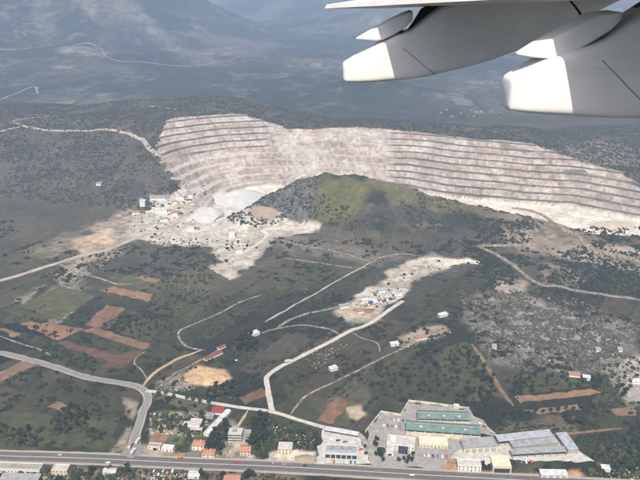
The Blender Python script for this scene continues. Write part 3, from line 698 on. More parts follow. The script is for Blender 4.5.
# boundary wall, panel by panel
wall_px = [(365.5, 432.7), (381, 413), (400.5, 416), (409, 402), (428, 404), (454, 407.5), (469.5, 409.7)]
wr = thing('boundary_wall', 'cream panelled boundary wall stepping round the warehouse yard', 'wall', P3(G(*wall_px[0])))
W0 = wr.location.copy()
for a, b_ in zip(wall_px[:-1], wall_px[1:]):
    A, B = G(*a), G(*b_); Ln = np.linalg.norm(B - A); k = max(1, int(Ln / 6.5)); rz = math.atan2(B[1] - A[1], B[0] - A[0])
    for i in range(k):
        s = Ln / k
        p = P3(A + (B - A) * i / k)
        o = MB().box(0.28, s - 0.28, -0.14, 0.14, -0.5, 2.6).build('panel', M['grey_wall'] if i % 2 else M['cream'], wr)
        o.location = p - W0; o.rotation_euler = (0, 0, rz)
        q = MB().box(-0.27, 0.27, -0.27, 0.27, -0.5, 3.1).build('pillar', M['white_wall'], wr); q.location = p - W0; q.rotation_euler = (0, 0, rz)
        cp = MB().box(0.28, s - 0.28, -0.24, 0.24, 2.605, 2.85).build('coping', M['white_wall'], wr); cp.location = p - W0; cp.rotation_euler = (0, 0, rz)
house('gate_house', 'tiny cream guard hut on the far corner of the yard wall', 'hut', (453.5, 408.6), (459, 409.2), 4, 1, 'flat', 'cream', 'sheet_white', windows=False)

def office_extra(r, w, d, h):
    MB().box(w * 0.02, w * 0.28, -9.0, -0.01, -0.5, h * 0.75).build('entrance_wing', M['white_wall'], r)
    MB().box(-0.2 + w * 0.02, w * 0.28 + 0.2, -9.2, -0.01, h * 0.75 + 0.01, h * 0.75 + 0.3).build('canopy', M['concrete_pale'], r)
    MB().box(w * 0.08, w * 0.22, -9.06, -9.01, 0.0, 2.6).build('door', M['glass'], r)
    MB().box(w * 0.44, w * 0.78, -4.0, -0.01, -0.5, h * 0.98).build('glass_bay', M['glass'], r)
    for i in range(4):
        MB().box(w * 0.44 + i * w * 0.34 / 3 - 0.08, w * 0.44 + i * w * 0.34 / 3 + 0.08, -4.1, -4.01, -0.3, h * 0.98).build('mullion', M['sheet_white'], r)
    MB().box(w * 0.1, w * 0.3, d * 0.4, d * 0.7, h + 0.26, h + 2.4).build('stair_head', M['white_wall'], r)
house('office_building', 'white flat roofed office block with dark glass bay beside the teal warehouses', 'office', (386.5, 449.5), (414, 453), 15, 2, 'flat', 'white_wall', 'concrete_pale', 3.3, extra=office_extra)
house('canteen_building', 'low cream roofed wing between the white office and long warehouse', 'building', (419, 447.5), (448, 449), 12, 1, 'flat', 'cream', 'sheet_cream', 4.2)
# grey factory round a courtyard, roof by roof
def shed(name, label, pa, pb, depth, h, roofm, wallm, slope=0.0, bays=0, cat='shed', open_front=False, group=None):
    loc, rz, w = frame_px(pa, pb)
    r = thing(name, label, cat, loc, rz, group)
    if open_front:
        MB().box(0, w, depth - 0.3, depth, -0.6, h + slope - 0.2).box(0, 0.3, 0.5, depth - 0.31, -0.6, h).box(w - 0.3, w, 0.5, depth - 0.31, -0.6, h).build('wall', M[wallm], r)
        pm = MB().box(-0.18, 0.18, -0.18, 0.18, -0.5, h - 0.02).mesh('post', M['steel'])
        k = max(2, int(w / 7))
        for i in range(k + 1):
            o = link('post', pm, r); o.location = (0.3 + (w - 0.6) * i / k, 0.2, 0)
    else:
        MB().add([(0, 0, -.6), (w, 0, -.6), (w, depth, -.6), (0, depth, -.6), (0, 0, h), (w, 0, h), (w, depth, h + slope), (0, depth, h + slope)],
                 [(3, 2, 1, 0), (4, 5, 6, 7), (0, 1, 5, 4), (1, 2, 6, 5), (2, 3, 7, 6), (3, 0, 4, 7)]).build('wall', M[wallm], r)
    o_ = 0.5; s = slope / depth
    z0, z1 = h + 0.02 - s * o_, h + 0.02 + slope + s * o_
    ro = MB().add([(-o_, -o_, z0), (w + o_, -o_, z0), (w + o_, depth + o_, z1), (-o_, depth + o_, z1), (-o_, -o_, z0 + .3), (w + o_, -o_, z0 + .3), (w + o_, depth + o_, z1 + .3), (-o_, depth + o_, z1 + .3)],
             [(3, 2, 1, 0), (4, 5, 6, 7), (0, 1, 5, 4), (1, 2, 6, 5), (2, 3, 7, 6), (3, 0, 4, 7)]).build('roof', M[roofm], r)
    k = int(w / 4)
    if w > 16:
        rib = MB().box(-0.08, 0.08, -o_, 0.0, 0, 0).mesh('seam', M[roofm])
    if bays:
        dm = MB().box(-w / bays * 0.32, w / bays * 0.32, -0.07, -0.012, 0, h * 0.7).mesh('door', M['grey_wall'])
        pl = MB().box(-0.25, 0.25, -0.3, -0.012, -0.4, h - 0.4).mesh('pilaster', M['white_wall'])
        for i in range(bays):
            o = link('door', dm, r); o.location = (w * (i + .5) / bays, 0, 0)
        for i in range(bays + 1):
            o = link('pilaster', pl, r); o.location = (w * i / bays, 0, 0)
    return r
shed('factory_hall', 'grey roofed cream hall joining the long factory canopy', (464, 453.5), (496.5, 451.5), 13, 6.5, 'sheet_grey', 'cream', 1.2, 5, 'factory')
shed('factory_wing', 'long narrow pale roofed factory wing behind the grey courtyard', (498.5, 446.5), (552, 440.5), 9, 6.0, 'sheet_blue', 'grey_wall', 0.8, 0, 'factory', True)
shed('factory_wing', 'short pale roofed factory wing closing the right end of the courtyard', (567.5, 454.5), (577.5, 453.5), 26, 5.5, 'sheet_blue', 'grey_wall', 0.4, 0, 'factory')
shed('factory_canopy', 'long grey open fronted canopy along the front of the courtyard', (512, 458.5), (566, 455.5), 7, 5.0, 'sheet_grey', 'grey_wall', 0.5, 0, 'factory', True)
shed('factory_roof', 'wide flat grey hall roof filling the courtyard of the factory', (513, 451), (558, 446.5), 11, 4.6, 'sheet_grey', 'grey_wall', 0.3, 0, 'factory')
house('depot_building', 'white two storey depot with window bands near the highway, left of the cream garage', 'building', (457.5, 471), (481, 472), 9, 2, 'flat', 'white_wall', 'concrete_pale', 3.2)
def garage_extra(r, w, d, h):
    MB().box(1.2, w - 1.2, -0.07, -0.012, 0, h * 0.7).build('opening_shade', M['dark'], r)  # dark slab on the closed wall, painting in the shade of an opening
house('garage', 'cream garage with a wide dark opening facing the highway', 'garage', (492.5, 472.5), (511, 473), 16, 2, 'flat', 'cream', 'sheet_cream', 3.4, windows=False, extra=garage_extra)
house('pump_house', 'small white block between the depot and the cream garage', 'building', (484.5, 465), (490.5, 465.4), 4, 1, 'flat', 'white_wall', 'sheet_white', 4.2, windows=False)
shed('storage_shed', 'white low storage shed on orange soil right of the cream garage', (541, 478), (567, 478.5), 7, 3.6, 'sheet_white', 'white_wall', 0.5, 4)
# showroom
def showroom_extra(r, w, d, h):
    for i in range(6):
        x0 = w * i / 6 + 0.35; MB().box(x0, x0 + w / 6 - 0.7, -0.07, -0.012, 0.3, h * 0.78).build('shop_window', M['glass'], r)
    for i in range(3):
        MB().box(w * (0.2 + 0.27 * i), w * (0.2 + 0.27 * i) + 2.4, d * 0.55, d * 0.55 + 1.8, h + 0.26, h + 1.5).build('roof_unit', M['steel'], r)
    MB().box(0.5, w - 0.5, 0.6, d * 0.42, h + 0.26, h + 0.5).build('roof_deck', M['sheet_blue'], r)
house('showroom', 'white showroom with blue grey flat roof in the pale yard by the highway', 'showroom', (325, 458), (357, 459.5), 13, 2, 'flat', 'white_wall', 'sheet_grey', 2.9, windows=False, extra=showroom_extra)
lc, rz, w = frame_px((325, 433), (357, 438.5))
r = thing('yard_canopy', 'long white sheet canopy along the back of the showroom yard', 'canopy', lc, rz)
MB().box(-1, w + 1, -0.3, 6.2, 3.6, 3.85).build('roof', M['sheet_white'], r)
pm = MB().box(-0.12, 0.12, -0.12, 0.12, -0.5, 3.59).mesh('post', M['steel'])
for i in range(7):
    for y in (0.2, 5.6):
        o = link('post', pm, r); o.location = (w * i / 6, y, 0)

# ------------------------------------------------------------------ houses by the highway
house('house', 'orange tiled white house nearest the highway, right of the orange digger', 'house', (202, 457), (214, 457.5), 9, 1, 'hip', 'white_wall', 'tile_roof', chimney=True)
house('house', 'taller orange tiled house just behind the low orange tiled one', 'house', (192, 450), (204, 451), 9, 2, 'hip', 'white_wall', 'tile_roof', 2.9, chimney=True)
house('house', 'orange tiled house below the unfinished concrete building', 'house', (240, 456), (250.5, 456.5), 9, 2, 'gable', 'pink_wall', 'tile_roof', 3.0)
house('house', 'cream two storey flat roofed house standing alone above the highway', 'house', (278, 454), (292, 454.5), 10, 2, 'flat', 'cream', 'concrete_pale', 3.1)
shed('barn', 'barn with a dark red roof beside the lane', (211.5, 414.5), (222.5, 415.5), 8, 3.4, 'red_roof', 'white_wall', 1.4)
shed('lean_to', 'pale lean to in front of the dark red roofed barn', (205.5, 418.5), (213, 419), 6, 2.8, 'sheet_grey', 'grey_wall', 0.4)
# long white shed seen end on
A, B = G(208.5, 437), G(231, 413)
dv = B - A; Ln = float(np.linalg.norm(dv)); r = thing('long_shed', 'long narrow white roofed shed running back to the lane', 'shed', P3(A), math.atan2(dv[1], dv[0]))
walls_mesh(Ln, 6.0, 3.2, 1.0).build('wall', M['white_wall'], r); gable(Ln, 6.0, 3.2, 1.0, 0.4).build('roof', M['sheet_white'], r)
def villa_extra(r, w, d, h):
    MB().box(-6, -0.01, 1.0, d * 0.7, -0.5, 3.0).build('side_wing', M['white_wall'], r)
    MB().box(-6.2, -0.01, 0.8, d * 0.7 + 0.2, 3.01, 3.3).build('side_roof', M['concrete_pale'], r)
    MB().box(w * 0.3, w + 4.0, -5.0, -0.01, 2.9, 3.15).build('terrace_roof', M['concrete_pale'], r)
    for x in (w * 0.33, w * 0.7, w + 3.6): MB().box(x - .15, x + .15, -4.8, -4.5, -.4, 2.89).build('post', M['white_wall'], r)
house('villa', 'rambling pale flat roofed villa beneath the olive grove', 'villa', (188, 429), (199.5, 429.8), 13, 1, 'flat', 'white_wall', 'concrete_pale', 3.3, extra=villa_extra)
# unfinished concrete frame
lc, rz, w = frame_px((229, 442), (241, 442.5))
r = thing('unfinished_building', 'unfinished concrete frame building with open floors beside a dirt track', 'building', lc, rz)
d = 10.0
for k in range(4):
    MB().box(-0.8, w + 0.8, -0.8, d + 0.8, 0.1 + 3.1 * k, 0.45 + 3.1 * k).build('floor_slab', M['concrete_pale'], r)
pm = MB().box(-0.2, 0.2, -0.2, 0.2, 0, 2.74).mesh('column', M['concrete'])
for k in range(3):
    for i in range(4):
        for y in (0.2, d / 2, d - 0.2):
            o = link('column', pm, r); o.location = (0.2 + (w - 0.4) * i / 3, y, 0.455 + 3.1 * k)
MB().box(w * 0.5, w - 0.5, 2.0, d - 1, 0.46, 3.19).build('infill_wall', M['pink_wall'], r)
MB().box(0.6, w * 0.4, 3.0, d - 1, 3.56, 6.29).build('infill_wall', M['grey_wall'], r)
MB().box(w * 0.3, w * 0.6, 3.0, 6.5, 9.76, 12.2).build('stair_head', M['concrete'], r)
house('outbuilding', 'low grey outbuilding at the corner of the red soil plot', 'building', (148, 449), (160, 450), 6, 1, 'flat', 'white_wall', 'concrete', 2.8)
house('outbuilding', 'white walled shed right of the low grey outbuilding', 'building', (161.5, 451), (173, 452), 6, 1, 'flat', 'white_wall', 'sheet_white', 3.0)
shed('pale_shed', 'small pale shed between the long white shed and unfinished building', (243, 436), (250, 436.5), 6, 3.0, 'sheet_grey', 'grey_wall', 0.4)
# below the highway
house('workshop_building', 'long flat roofed pale workshop at the lower left edge below the highway', 'building', (-4, 472.5), (40, 474), 9, 1, 'flat', 'white_wall', 'concrete', 4.2)
shed('low_shed', 'low pale shed roof in front of the long workshop', (0, 482), (38, 483), 8, 3.0, 'sheet_grey', 'white_wall', 0.4)
house('villa', 'cream two storey villa with stepped roof below the highway', 'villa', (52, 475.5), (67.5, 476), 9, 2, 'flat', 'cream', 'concrete_pale', 2.9)
house('cottage', 'small white cottage below the highway near the junction', 'house', (103, 475), (115.5, 475.4), 7, 1, 'gable', 'white_wall', 'concrete_pale', 3.0, 1.2)
shed('white_shed', 'white shed below the highway right of the scrap yard', (188, 479), (199, 479.4), 7, 3.0, 'sheet_white', 'white_wall', 0.5)
house('farmhouse', 'brown tiled farmhouse at the bottom edge below the highway', 'house', (224, 482), (240, 482.5), 8, 1, 'gable', 'pink_wall', 'brown_roof', 3.0)
# mid ground
for i, (pa, pb, lb) in enumerate([((206, 361.5), (224, 353.5), 'dark red roofed poultry shed nearer the orange earth cutting'), ((209, 355), (226, 347.5), 'dark red roofed shed behind its twin by the grove')]):
    A, B = G(*pa), G(*pb); dv = B - A; Ln = float(np.linalg.norm(dv))
    r = thing('long_shed', lb, 'shed', P3(A), math.atan2(dv[1], dv[0]))
    walls_mesh(Ln * (0.95 if i == 0 else 0.4), 5.0, 2.8, 1.0).build('wall', M['white_wall'], r)
    ro = gable(Ln * (0.95 if i == 0 else 0.4), 5.0, 2.8, 1.0, 0.4).build('roof', M['red_roof'], r)
    if i == 1: r.location = P3(A + dv * 0.6)
shed('white_barn', 'white roofed barn behind the dark grove on the track', (252, 338), (260, 334.5), 8, 3.5, 'sheet_white', 'white_wall', 0.6)
mids = [((396, 299), (403, 297.5), 'sheet_white', 'small white roofed building at the top of the pale works yard'), ((378, 293), (386, 292), 'sheet_blue', 'blue grey shed at the back of the pale works yard'),
        ((362, 303), (369, 302), 'sheet_white', 'white cabin at the left corner of the pale works yard'), ((340, 309), (350, 307.5), 'sheet_grey', 'grey shed beside the loop track below the works yard'),
        ((391, 347), (399, 346), 'sheet_white', 'white hut on the dirt track above the big orchard'), ((418, 341), (427, 339), 'brown_roof', 'brown roofed hut on bare earth above the orchard'),
        ((440, 318), (448, 316), 'sheet_white', 'pale farm shed at the left foot of the rocky scrub'), ((331, 372), (338, 370), 'sheet_white', 'white roofed hut in the orchard beside the diagonal track'),
        ((569, 377), (580, 378), 'brown_roof', 'brown roofed cottage at the lower edge of the rocky scrub'), ((583, 380), (590, 381), 'sheet_white', 'white hut just right of the brown roofed cottage'),
        ((492, 349), (496.5, 349.3), 'sheet_grey', 'tiny grey hut at the left end of the rocky scrub'), ((618, 352), (622.5, 352.3), 'sheet_grey', 'grey roofed hut among the right hand scrub'),
        ((632, 384), (642, 385), 'sheet_white', 'white roofed store on the pavement at the right edge'), ((596, 352), (600.5, 352.3), 'sheet_grey', 'small grey cabin in the scrub above the brown cottage'),
        ((602, 472), (610, 472.6), 'sheet_white', 'white hut at the lower right beyond the storage shed'), ((358, 314), (364, 313), 'brown_roof', 'brown roofed lean to on the orange patch below the works yard')]
for pa, pb, m, lb in mids:
    shed('hut', lb, pa, pb, 6, 3.2, m, 'white_wall', 0.6, cat='hut')
# quarry plant
plant = [((169, 192), (177, 191.6), 10, 16, 'dark', 'tall dark crushing tower at the foot of the scrub hillside', 'crusher_tower'),
         ((188, 190.5), (201, 189), 14, 10, 'sheet_grey', 'long dark roofed plant building left of the pale stockpiles', 'plant_building'),
         ((150, 202), (166, 200.5), 16, 8, 'sheet_grey', 'grey roofed processing shed on the dusty terrace', 'plant_building'),
         ((176, 201), (184, 200), 12, 9, 'sheet_white', 'white plant shed in the middle of the dusty works', 'plant_building'),
         ((188, 199), (193, 198.5), 9, 9, 'sheet_grey', 'small grey plant shed beside the white one', 'plant_building'),
         ((140, 207), (145, 206.6), 9, 12, 'sheet_white', 'white silo house at the left of the works', 'plant_building'),
         ((155, 214), (167, 213), 12, 7, 'sheet_white', 'long white shed at the front of the works', 'plant_building'),
         ((172, 216), (180, 215), 10, 6, 'brown_roof', 'brown roofed workshop at the front of the works', 'plant_building'),
         ((160, 222), (168, 221), 9, 5, 'sheet_grey', 'grey hut below the long white shed', 'plant_building'),
         ((132, 215), (140, 214), 9, 5, 'brown_roof', 'brown roofed hut left of the works', 'plant_building'),
         ((96, 186), (101, 185.7), 8, 5, 'sheet_grey', 'lone pale house among the scrub on the hillside foot', 'plant_building'),
         ((229, 238.5), (235, 238), 8, 14, 'sheet_blue', 'pale blue batching tower on the white apron', 'batching_tower'),
         ((236, 254), (243, 253.5), 10, 7, 'sheet_blue', 'blue grey shed at the corner of the haul road', 'plant_building'),
         ((205, 219), (213, 219), 7, 5, 'dark', 'dark screening plant between the stockpiles', 'screening_plant')]
for pa, pb, dp, h, m, lb, nm in plant:
    shed(nm, lb, pa, pb, dp, h, m, 'dark' if m == 'dark' else 'white_wall', 0.8, 0, 'plant building')
rp = random.Random(31)
cab = []
for k_ in range(14):
    px, py = rp.uniform(138, 206), rp.uniform(197, 232)
    cab.append(shed('plant_cabin', 'small cabin or bin of the dusty quarry works', (px, py), (px + rp.uniform(2.2, 4.5), py - 0.3), rp.uniform(4, 8), rp.uniform(3, 6), rp.choice(['sheet_grey', 'dark', 'sheet_white', 'brown_roof', 'steel']), rp.choice(['grey_wall', 'white_wall']), 0.4, 0, 'cabin', False, 'small cabins of the quarry works'))
tell_apart(cab)
def conveyor(label, pa, pb, h0, h1):
    A, B = P3(G(*pa)), P3(G(*pb)); d = B - A; d.z = 0; Ln_ = d.length
    r = thing('conveyor', label, 'conveyor', A, math.atan2(d.y, d.x))
    MB().add([(0, -.8, h0), (Ln_, -.8, h1), (Ln_, .8, h1), (0, .8, h0), (0, -.8, h0 + .7), (Ln_, -.8, h1 + .7), (Ln_, .8, h1 + .7), (0, .8, h0 + .7)],
             [(3, 2, 1, 0), (4, 5, 6, 7), (0, 1, 5, 4), (1, 2, 6, 5), (2, 3, 7, 6), (3, 0, 4, 7)]).build('belt', M['steel'], r)
    for t in (0.35, 0.7, 0.97):
        z = h0 + (h1 - h0) * t
        MB().box(Ln_ * t - .25, Ln_ * t + .25, -.7, -.3, -1, z - 0.02).build('leg', M['steel'], r); MB().box(Ln_ * t - .25, Ln_ * t + .25, .3, .7, -1, z - 0.02).build('leg', M['steel'], r)
conveyor('steel conveyor rising towards the whitish gravel mound', (188, 214), (204, 211), 2, 17)
conveyor('steel conveyor beside the dark screening plant', (214, 222), (224, 218), 2, 11)
conveyor('steel conveyor under the tall crushing tower', (176, 197), (188, 202), 12, 2)
# stockpiles
def pile(name, label, px, r, h, mat, sx=1.0, rz=0.0, flat=0.0, seed=0):
    c = G(*px); nr, na = 12, 40
    V = []; F = []
    for i in range(nr + 1):
        q = i / nr
        for j in range(na):
            a = 2 * math.pi * j / na
            rr = r * q * (1 + 0.22 * (float(vnoise(2.0 * math.cos(a) + 5 + seed, 2.0 * math.sin(a) + 5, 500 + seed)) - 0.5) * 2)
            x, y = rr * math.cos(a) * sx, rr * math.sin(a)
            X, Y = c[0] + x * math.cos(rz) - y * math.sin(rz), c[1] + x * math.sin(rz) + y * math.cos(rz)
            k = min(1.0, (1 - q) / max(1e-3, 1 - flat))
            z = h * k ** 1.05 + (1.6 * (float(vnoise(X / 7, Y / 7, 510)) - 0.5) + 3.2 * (float(vnoise(X / 22, Y / 22, 511)) - 0.5)) * min(1, h / 10) * (k > 0.02)
            V.append((X, Y, float(Hg(X, Y)) + z - (0.8 if i == nr else 0)))
    for i in range(nr):
        for j in range(na):
            F.append((i * na + j, i * na + (j + 1) % na, (i + 1) * na + (j + 1) % na, (i + 1) * na + j)[::-1])
    o = MB().add(V, F).build(name, M[mat], None, True)
    return tag(o, label, 'stockpile')
pile('stockpile', 'large pale grey gravel mound against the foot of the quarry wall', (243, 199), 52, 20, 'gravel_pale', 1.15, 0.2, 0.12, 1)
pile('stockpile', 'whitish grey gravel mound in front of the largest one', (211, 216), 36, 17, 'gravel_pale', 1.2, 0.5, 0.05, 2)
pile('stockpile', 'flat topped tan spoil bank at the left toe of the knoll', (264, 213), 15, 7, 'gravel_tan', 2.2, -0.1, 0.45, 3)
pile('stockpile', 'low pale sand heap between the two big gravel mounds', (228, 213), 22, 8, 'gravel_pale', 1.4, 0.4, 0.1, 4)
pile('stockpile', 'small grey heap by the dusty plant sheds', (150, 220), 12, 6, 'gravel_grey', 1.2, 0, 0.1, 5)
pile('stockpile', 'small pale heap left of the brown roofed workshop', (166, 207), 9, 5, 'gravel_pale', 1.0, 0, 0.1, 6)
pile('stockpile', 'pale cone heaped at the middle of the apron', (196, 229), 16, 5, 'gravel_pale', 1.8, 0.1, 0.2, 7)
pile('stockpile', 'white heap in the works yard beside the diagonal road', (372, 300), 8, 3.0, 'gravel_pale', 1.5, 0.3, 0.2, 8)
pile('stockpile', 'long orange earth bank at the back of the cutting above the lane', (208, 372.5), 7, 3.0, 'orange_earth', 2.6, 0.05, 0.3, 9)
pile('stockpile', 'orange earth bank at the right end of the cutting', (221, 377), 7, 3.0, 'orange_earth', 1.5, -0.5, 0.2, 12)
pile('stockpile', 'smaller pale orange heap at the left end of the cutting', (195, 378), 6, 2.0, 'orange_earth', 1.9, 0.4, 0.2, 13)
pile('stockpile', 'pale rubble heap beside the cream two storey house', (303, 459), 8, 2.0, 'gravel_tan', 1.4, 0.0, 0.2, 10)
pile('stockpile', 'low pale spoil fan on the floor at the right end of the pit', (612, 226), 30, 3, 'dusty_gravel', 1.5, 0.2, 0.3, 11)

# ------------------------------------------------------------------ vehicles
def make_car(paintname):
    r = bpy.data.objects.new('car', None); C.objects.link(r)
    prof = [(-2.15, 0.35), (2.15, 0.35), (2.18, 0.75), (1.1, 0.92), (0.55, 1.42), (-1.2, 1.45), (-1.9, 0.98), (-2.18, 0.9)]
    def ext(p, y0, y1, inset):
        k = len(p); v = [(x, y0 + (inset if z > 1.0 else 0), z) for x, z in p] + [(x, y1 - (inset if z > 1.0 else 0), z) for x, z in p]
        return v, [tuple(range(k)), tuple(range(2 * k - 1, k - 1, -1))] + [(i, k + i, k + (i + 1) % k, (i + 1) % k) for i in range(k)]
    MB().add(*ext(prof, -0.87, 0.87, 0.14)).build('body', M[paintname], r)
    MB().add([(1.12, -.7, .97), (1.12, .7, .97), (.62, .62, 1.4), (.62, -.62, 1.4)], [(0, 1, 2, 3)]).build('windscreen', M['glass'], r).location = (0.03, 0, 0.03)
    for y in (-0.83, 0.80): MB().box(-1.4, 0.5, y, y + 0.03, 1.02, 1.33).build('side_window', M['glass'], r)
    wm = MB().cyl((0, 0, 0), 0.33, 0.33, -0.1, 0.1, 10, 'y').mesh('wheel', M['tyre'])
    for x in (-1.35, 1.35):
        for y in (-0.82, 0.82):
            o = link('wheel', wm, r); o.location = (x, y, 0.33)
    return r
def make_truck(cabm, boxm):
    r = bpy.data.objects.new('truck', None); C.objects.link(r)
    MB().box(-4.2, 1.9, -1.25, 1.25, 1.0, 3.5).build('cargo_box', M[boxm], r)
    MB().box(2.0, 3.9, -1.15, 1.15, 0.6, 2.8).build('cab', M[cabm], r)
    MB().box(3.88, 3.94, -1.0, 1.0, 1.6, 2.5).build('windscreen', M['glass'], r)
    MB().box(-4.1, 3.6, -0.5, 0.5, 0.55, 0.99).build('chassis', M['dark'], r)
    wm = MB().cyl((0, 0, 0), 0.5, 0.5, -0.16, 0.16, 10, 'y').mesh('wheel', M['tyre'])
    for x in (-3.2, -2.1, 2.9):
        for y in (-1.05, 1.05):
            o = link('wheel', wm, r); o.location = (x, y, 0.5)
    return r
protos = {}
def vehicle(kind, px, rz, label, group=None, off=0.36):
    if kind not in protos:
        o = make_car(kind) if kind.startswith('car') else make_truck('car_white', kind.split(':')[1])
        protos[kind] = o
    else: o = copy_tree(protos[kind])
    o.location = P3(G(*px), off); o.rotation_euler = (0, 0, rz)
    return tag(o, label, 'truck' if kind.startswith('truck') else 'car', group)
up = math.radians(78)
vehicle('truck:sheet_white', (138, 442.5), up, 'white truck higher up the side road at the junction')
vehicle('truck:gravel_tan', (130.5, 447.5), up + math.pi, 'cream truck coming down to the junction beside the white trucks')
vehicle('truck:sheet_white', (133.5, 453), up, 'white truck waiting at the mouth of the junction')
vehicle('car_white', (108, 463.4), math.pi, 'white car on the near highway lane left of the junction', off=0.36)
vehicle('car_dark', (305, 466.3), 0.0, 'dark car on the highway below the cream house', off=0.36)
vehicle('car_silver', (60, 455.8), math.pi, 'silver car on the far highway lane at the left', off=0.36)
vehicle('car_red', (236, 463.6), 0.0, 'red car on the highway below the orange tiled houses', off=0.36)
vehicle('car_white', (412, 475.8), math.pi, 'white car on the highway below the office block', off=0.36)
vehicle('car_white', (236, 360 + 1), 0.6, 'lone white car beside the grove track', off=0.2)
vehicle('truck:sheet_white', (288, 362.6), 0.45, 'white lorry on the pale lane through the orchards', off=0.4)
cols = ['car_white', 'car_dark', 'car_silver', 'car_red', 'car_blue', 'car_white', 'car_silver']
def lot(pxs, names, group, rz=0.0, off=0.34):
    got = []
    for i, p in enumerate(pxs):
        c = cols[(i * 3 + len(group)) % len(cols)]
        got.append(vehicle(c, p, rz + random.uniform(-.12, .12), '%s car parked %s' % (c[4:], names), 'cars ' + group, off))
    tell_apart(got)
lot([(394 + 4.5 * i, 420.5 + 0.3 * i) for i in range(4)], 'near the step of the yard wall', 'near the step of the yard wall', 1.5)
lot([(384 + 4.0 * i, 426 + 0.4 * i) for i in range(5)], 'in the open left corner of the warehouse yard', 'in the left corner of the warehouse yard', 1.5)
lot([(480 + 4.2 * i, 424 + 3.0 * i) for i in range(4)], 'along the right edge of the warehouse yard', 'along the right edge of the warehouse yard', -0.6)
lot([(424 + 4.6 * i, 456 + 0.3 * i) for i in range(6)], 'on the forecourt right of the white office', 'on the office forecourt', 1.5)
lot([(334 + 4.2 * i, 462.3 + 0.2 * i) for i in range(6)], 'in front of the showroom', 'in front of the showroom', 1.45)
lot([(332, 440), (338, 441), (345, 442.5), (352, 444), (361, 450)], 'behind the showroom', 'behind the showroom', 0.4)
lot([(516 + 5 * i, 463 - 0.2 * i) for i in range(4)], 'on the pale yard before the grey canopy', 'before the grey canopy', 1.5)
lot([(376, 299.5), (382, 299), (388, 300)], 'in the pale works yard', 'in the pale works yard', 0.4, 0.2)
lot([(145 + 4.6 * (i % 9), 471.5 + 3.1 * (i // 9)) for i in range(0, 18, 2)], 'in the scrap yard below the highway', 'in the scrap yard', 1.4, 0.2)
lor = []
for k_ in range(9):
    lor.append(vehicle('truck:' + ('sheet_white', 'gravel_tan', 'car_blue')[k_ % 3], (362 + 4.6 * k_, 305.5 - 1.2 * k_ + (k_ % 2) * 2.2), rp.uniform(0.2, 0.9), '%s bodied lorry parked in the pale works yard' % ('white', 'tan', 'blue')[k_ % 3], 'lorries in the works yard', 0.2))
tell_apart(lor)
# orange digger by the highway
o = thing('excavator', 'orange digger standing on the verge of the highway', 'excavator', P3(G(177, 459.6), 0.15), 0.1)
MB().box(-1.9, 1.9, -1.3, -0.7, 0, 0.8).build('track', M['tyre'], o); MB().box(-1.9, 1.9, 0.7, 1.3, 0, 0.8).build('track', M['tyre'], o)
MB().box(-1.8, 1.4, -1.2, 1.2, 0.85, 2.0).build('body', M['orange_paint'], o); MB().box(0.2, 1.5, -1.1, 0.0, 2.01, 3.0).build('cab', M['orange_paint'], o)
MB().add([(1.2, .1, 1.4), (1.2, .6, 1.4), (4.2, .6, 4.2), (4.2, .1, 4.2), (1.2, .1, 2.0), (1.2, .6, 2.0), (4.2, .6, 4.8), (4.2, .1, 4.8)],
         [(0, 1, 2, 3), (4, 7, 6, 5), (0, 4, 5, 1), (1, 5, 6, 2), (2, 6, 7, 3), (3, 7, 4, 0)]).build('boom', M['orange_paint'], o)
MB().add([(4.2, .15, 4.7), (4.2, .55, 4.7), (5.6, .55, 1.6), (5.6, .15, 1.6), (3.8, .15, 4.4), (3.8, .55, 4.4), (5.2, .55, 1.4), (5.2, .15, 1.4)],
         [(0, 1, 2, 3), (4, 7, 6, 5), (0, 4, 5, 1), (1, 5, 6, 2), (2, 6, 7, 3), (3, 7, 4, 0)]).build('arm', M['orange_paint'], o)
MB().box(4.6, 5.7, -0.2, 0.9, 0.5, 1.5).build('bucket', M['dark'], o)

# ------------------------------------------------------------------ trees
def ico():
    bm = bmesh.new(); bmesh.ops.create_icosphere(bm, subdivisions=1, radius=1.0)
    v = np.array([p.co for p in bm.verts]); f = np.array([[q.index for q in t.verts] for t in bm.faces]); bm.free(); return v, f
IV, IF = ico()
def crown_mesh(seed, mat, R=1.0, squash=0.85, lobes=9, per=15):
    r = np.random.default_rng(seed); V, F = [], []
    def quad(c, nrm, s):
        nrm = nrm / (np.linalg.norm(nrm) + 1e-9); a = np.cross(nrm, r.normal(size=3)); a /= np.linalg.norm(a) + 1e-9; b_ = np.cross(nrm, a)
        k = len(V); V.extend([c + a * s, c + b_ * s * 0.7, c - a * s, c - b_ * s * 0.7]); F.append((k, k + 1, k + 2, k + 3))
    for i in range(lobes):
        dr = r.normal(size=3); dr[2] = abs(dr[2]) * 0.9 - 0.25; dr /= np.linalg.norm(dr)
        c = dr * r.uniform(0.35, 0.62) * np.array([1, 1, squash]); lr = r.uniform(0.32, 0.5)
        k = len(V); pv = IV * (lr * 0.78) * r.uniform(0.8, 1.2, size=(len(IV), 1)) + c
        V.extend(list(pv)); F.extend([tuple(int(q) + k for q in t) for t in IF])
        for j in range(per):
            q = r.normal(size=3); q /= np.linalg.norm(q)
            quad(c + q * lr * r.uniform(0.75, 1.15), q + 0.7 * r.normal(size=3), r.uniform(0.10, 0.2))
    V = np.array(V) * R; V[:, 2] += R * squash * 0.95
    me = bpy.data.meshes.new('crown'); me.from_pydata([tuple(p) for p in V], [], F); me.update(); me.materials.append(mat); return me
crowns = [crown_mesh(s, M['leaf']) for s in (1, 2, 3, 4)]
crowns_d = [crown_mesh(s, M['leaf_dark'], squash=q) for s, q in ((11, 1.0), (12, 1.15), (13, 0.95))]
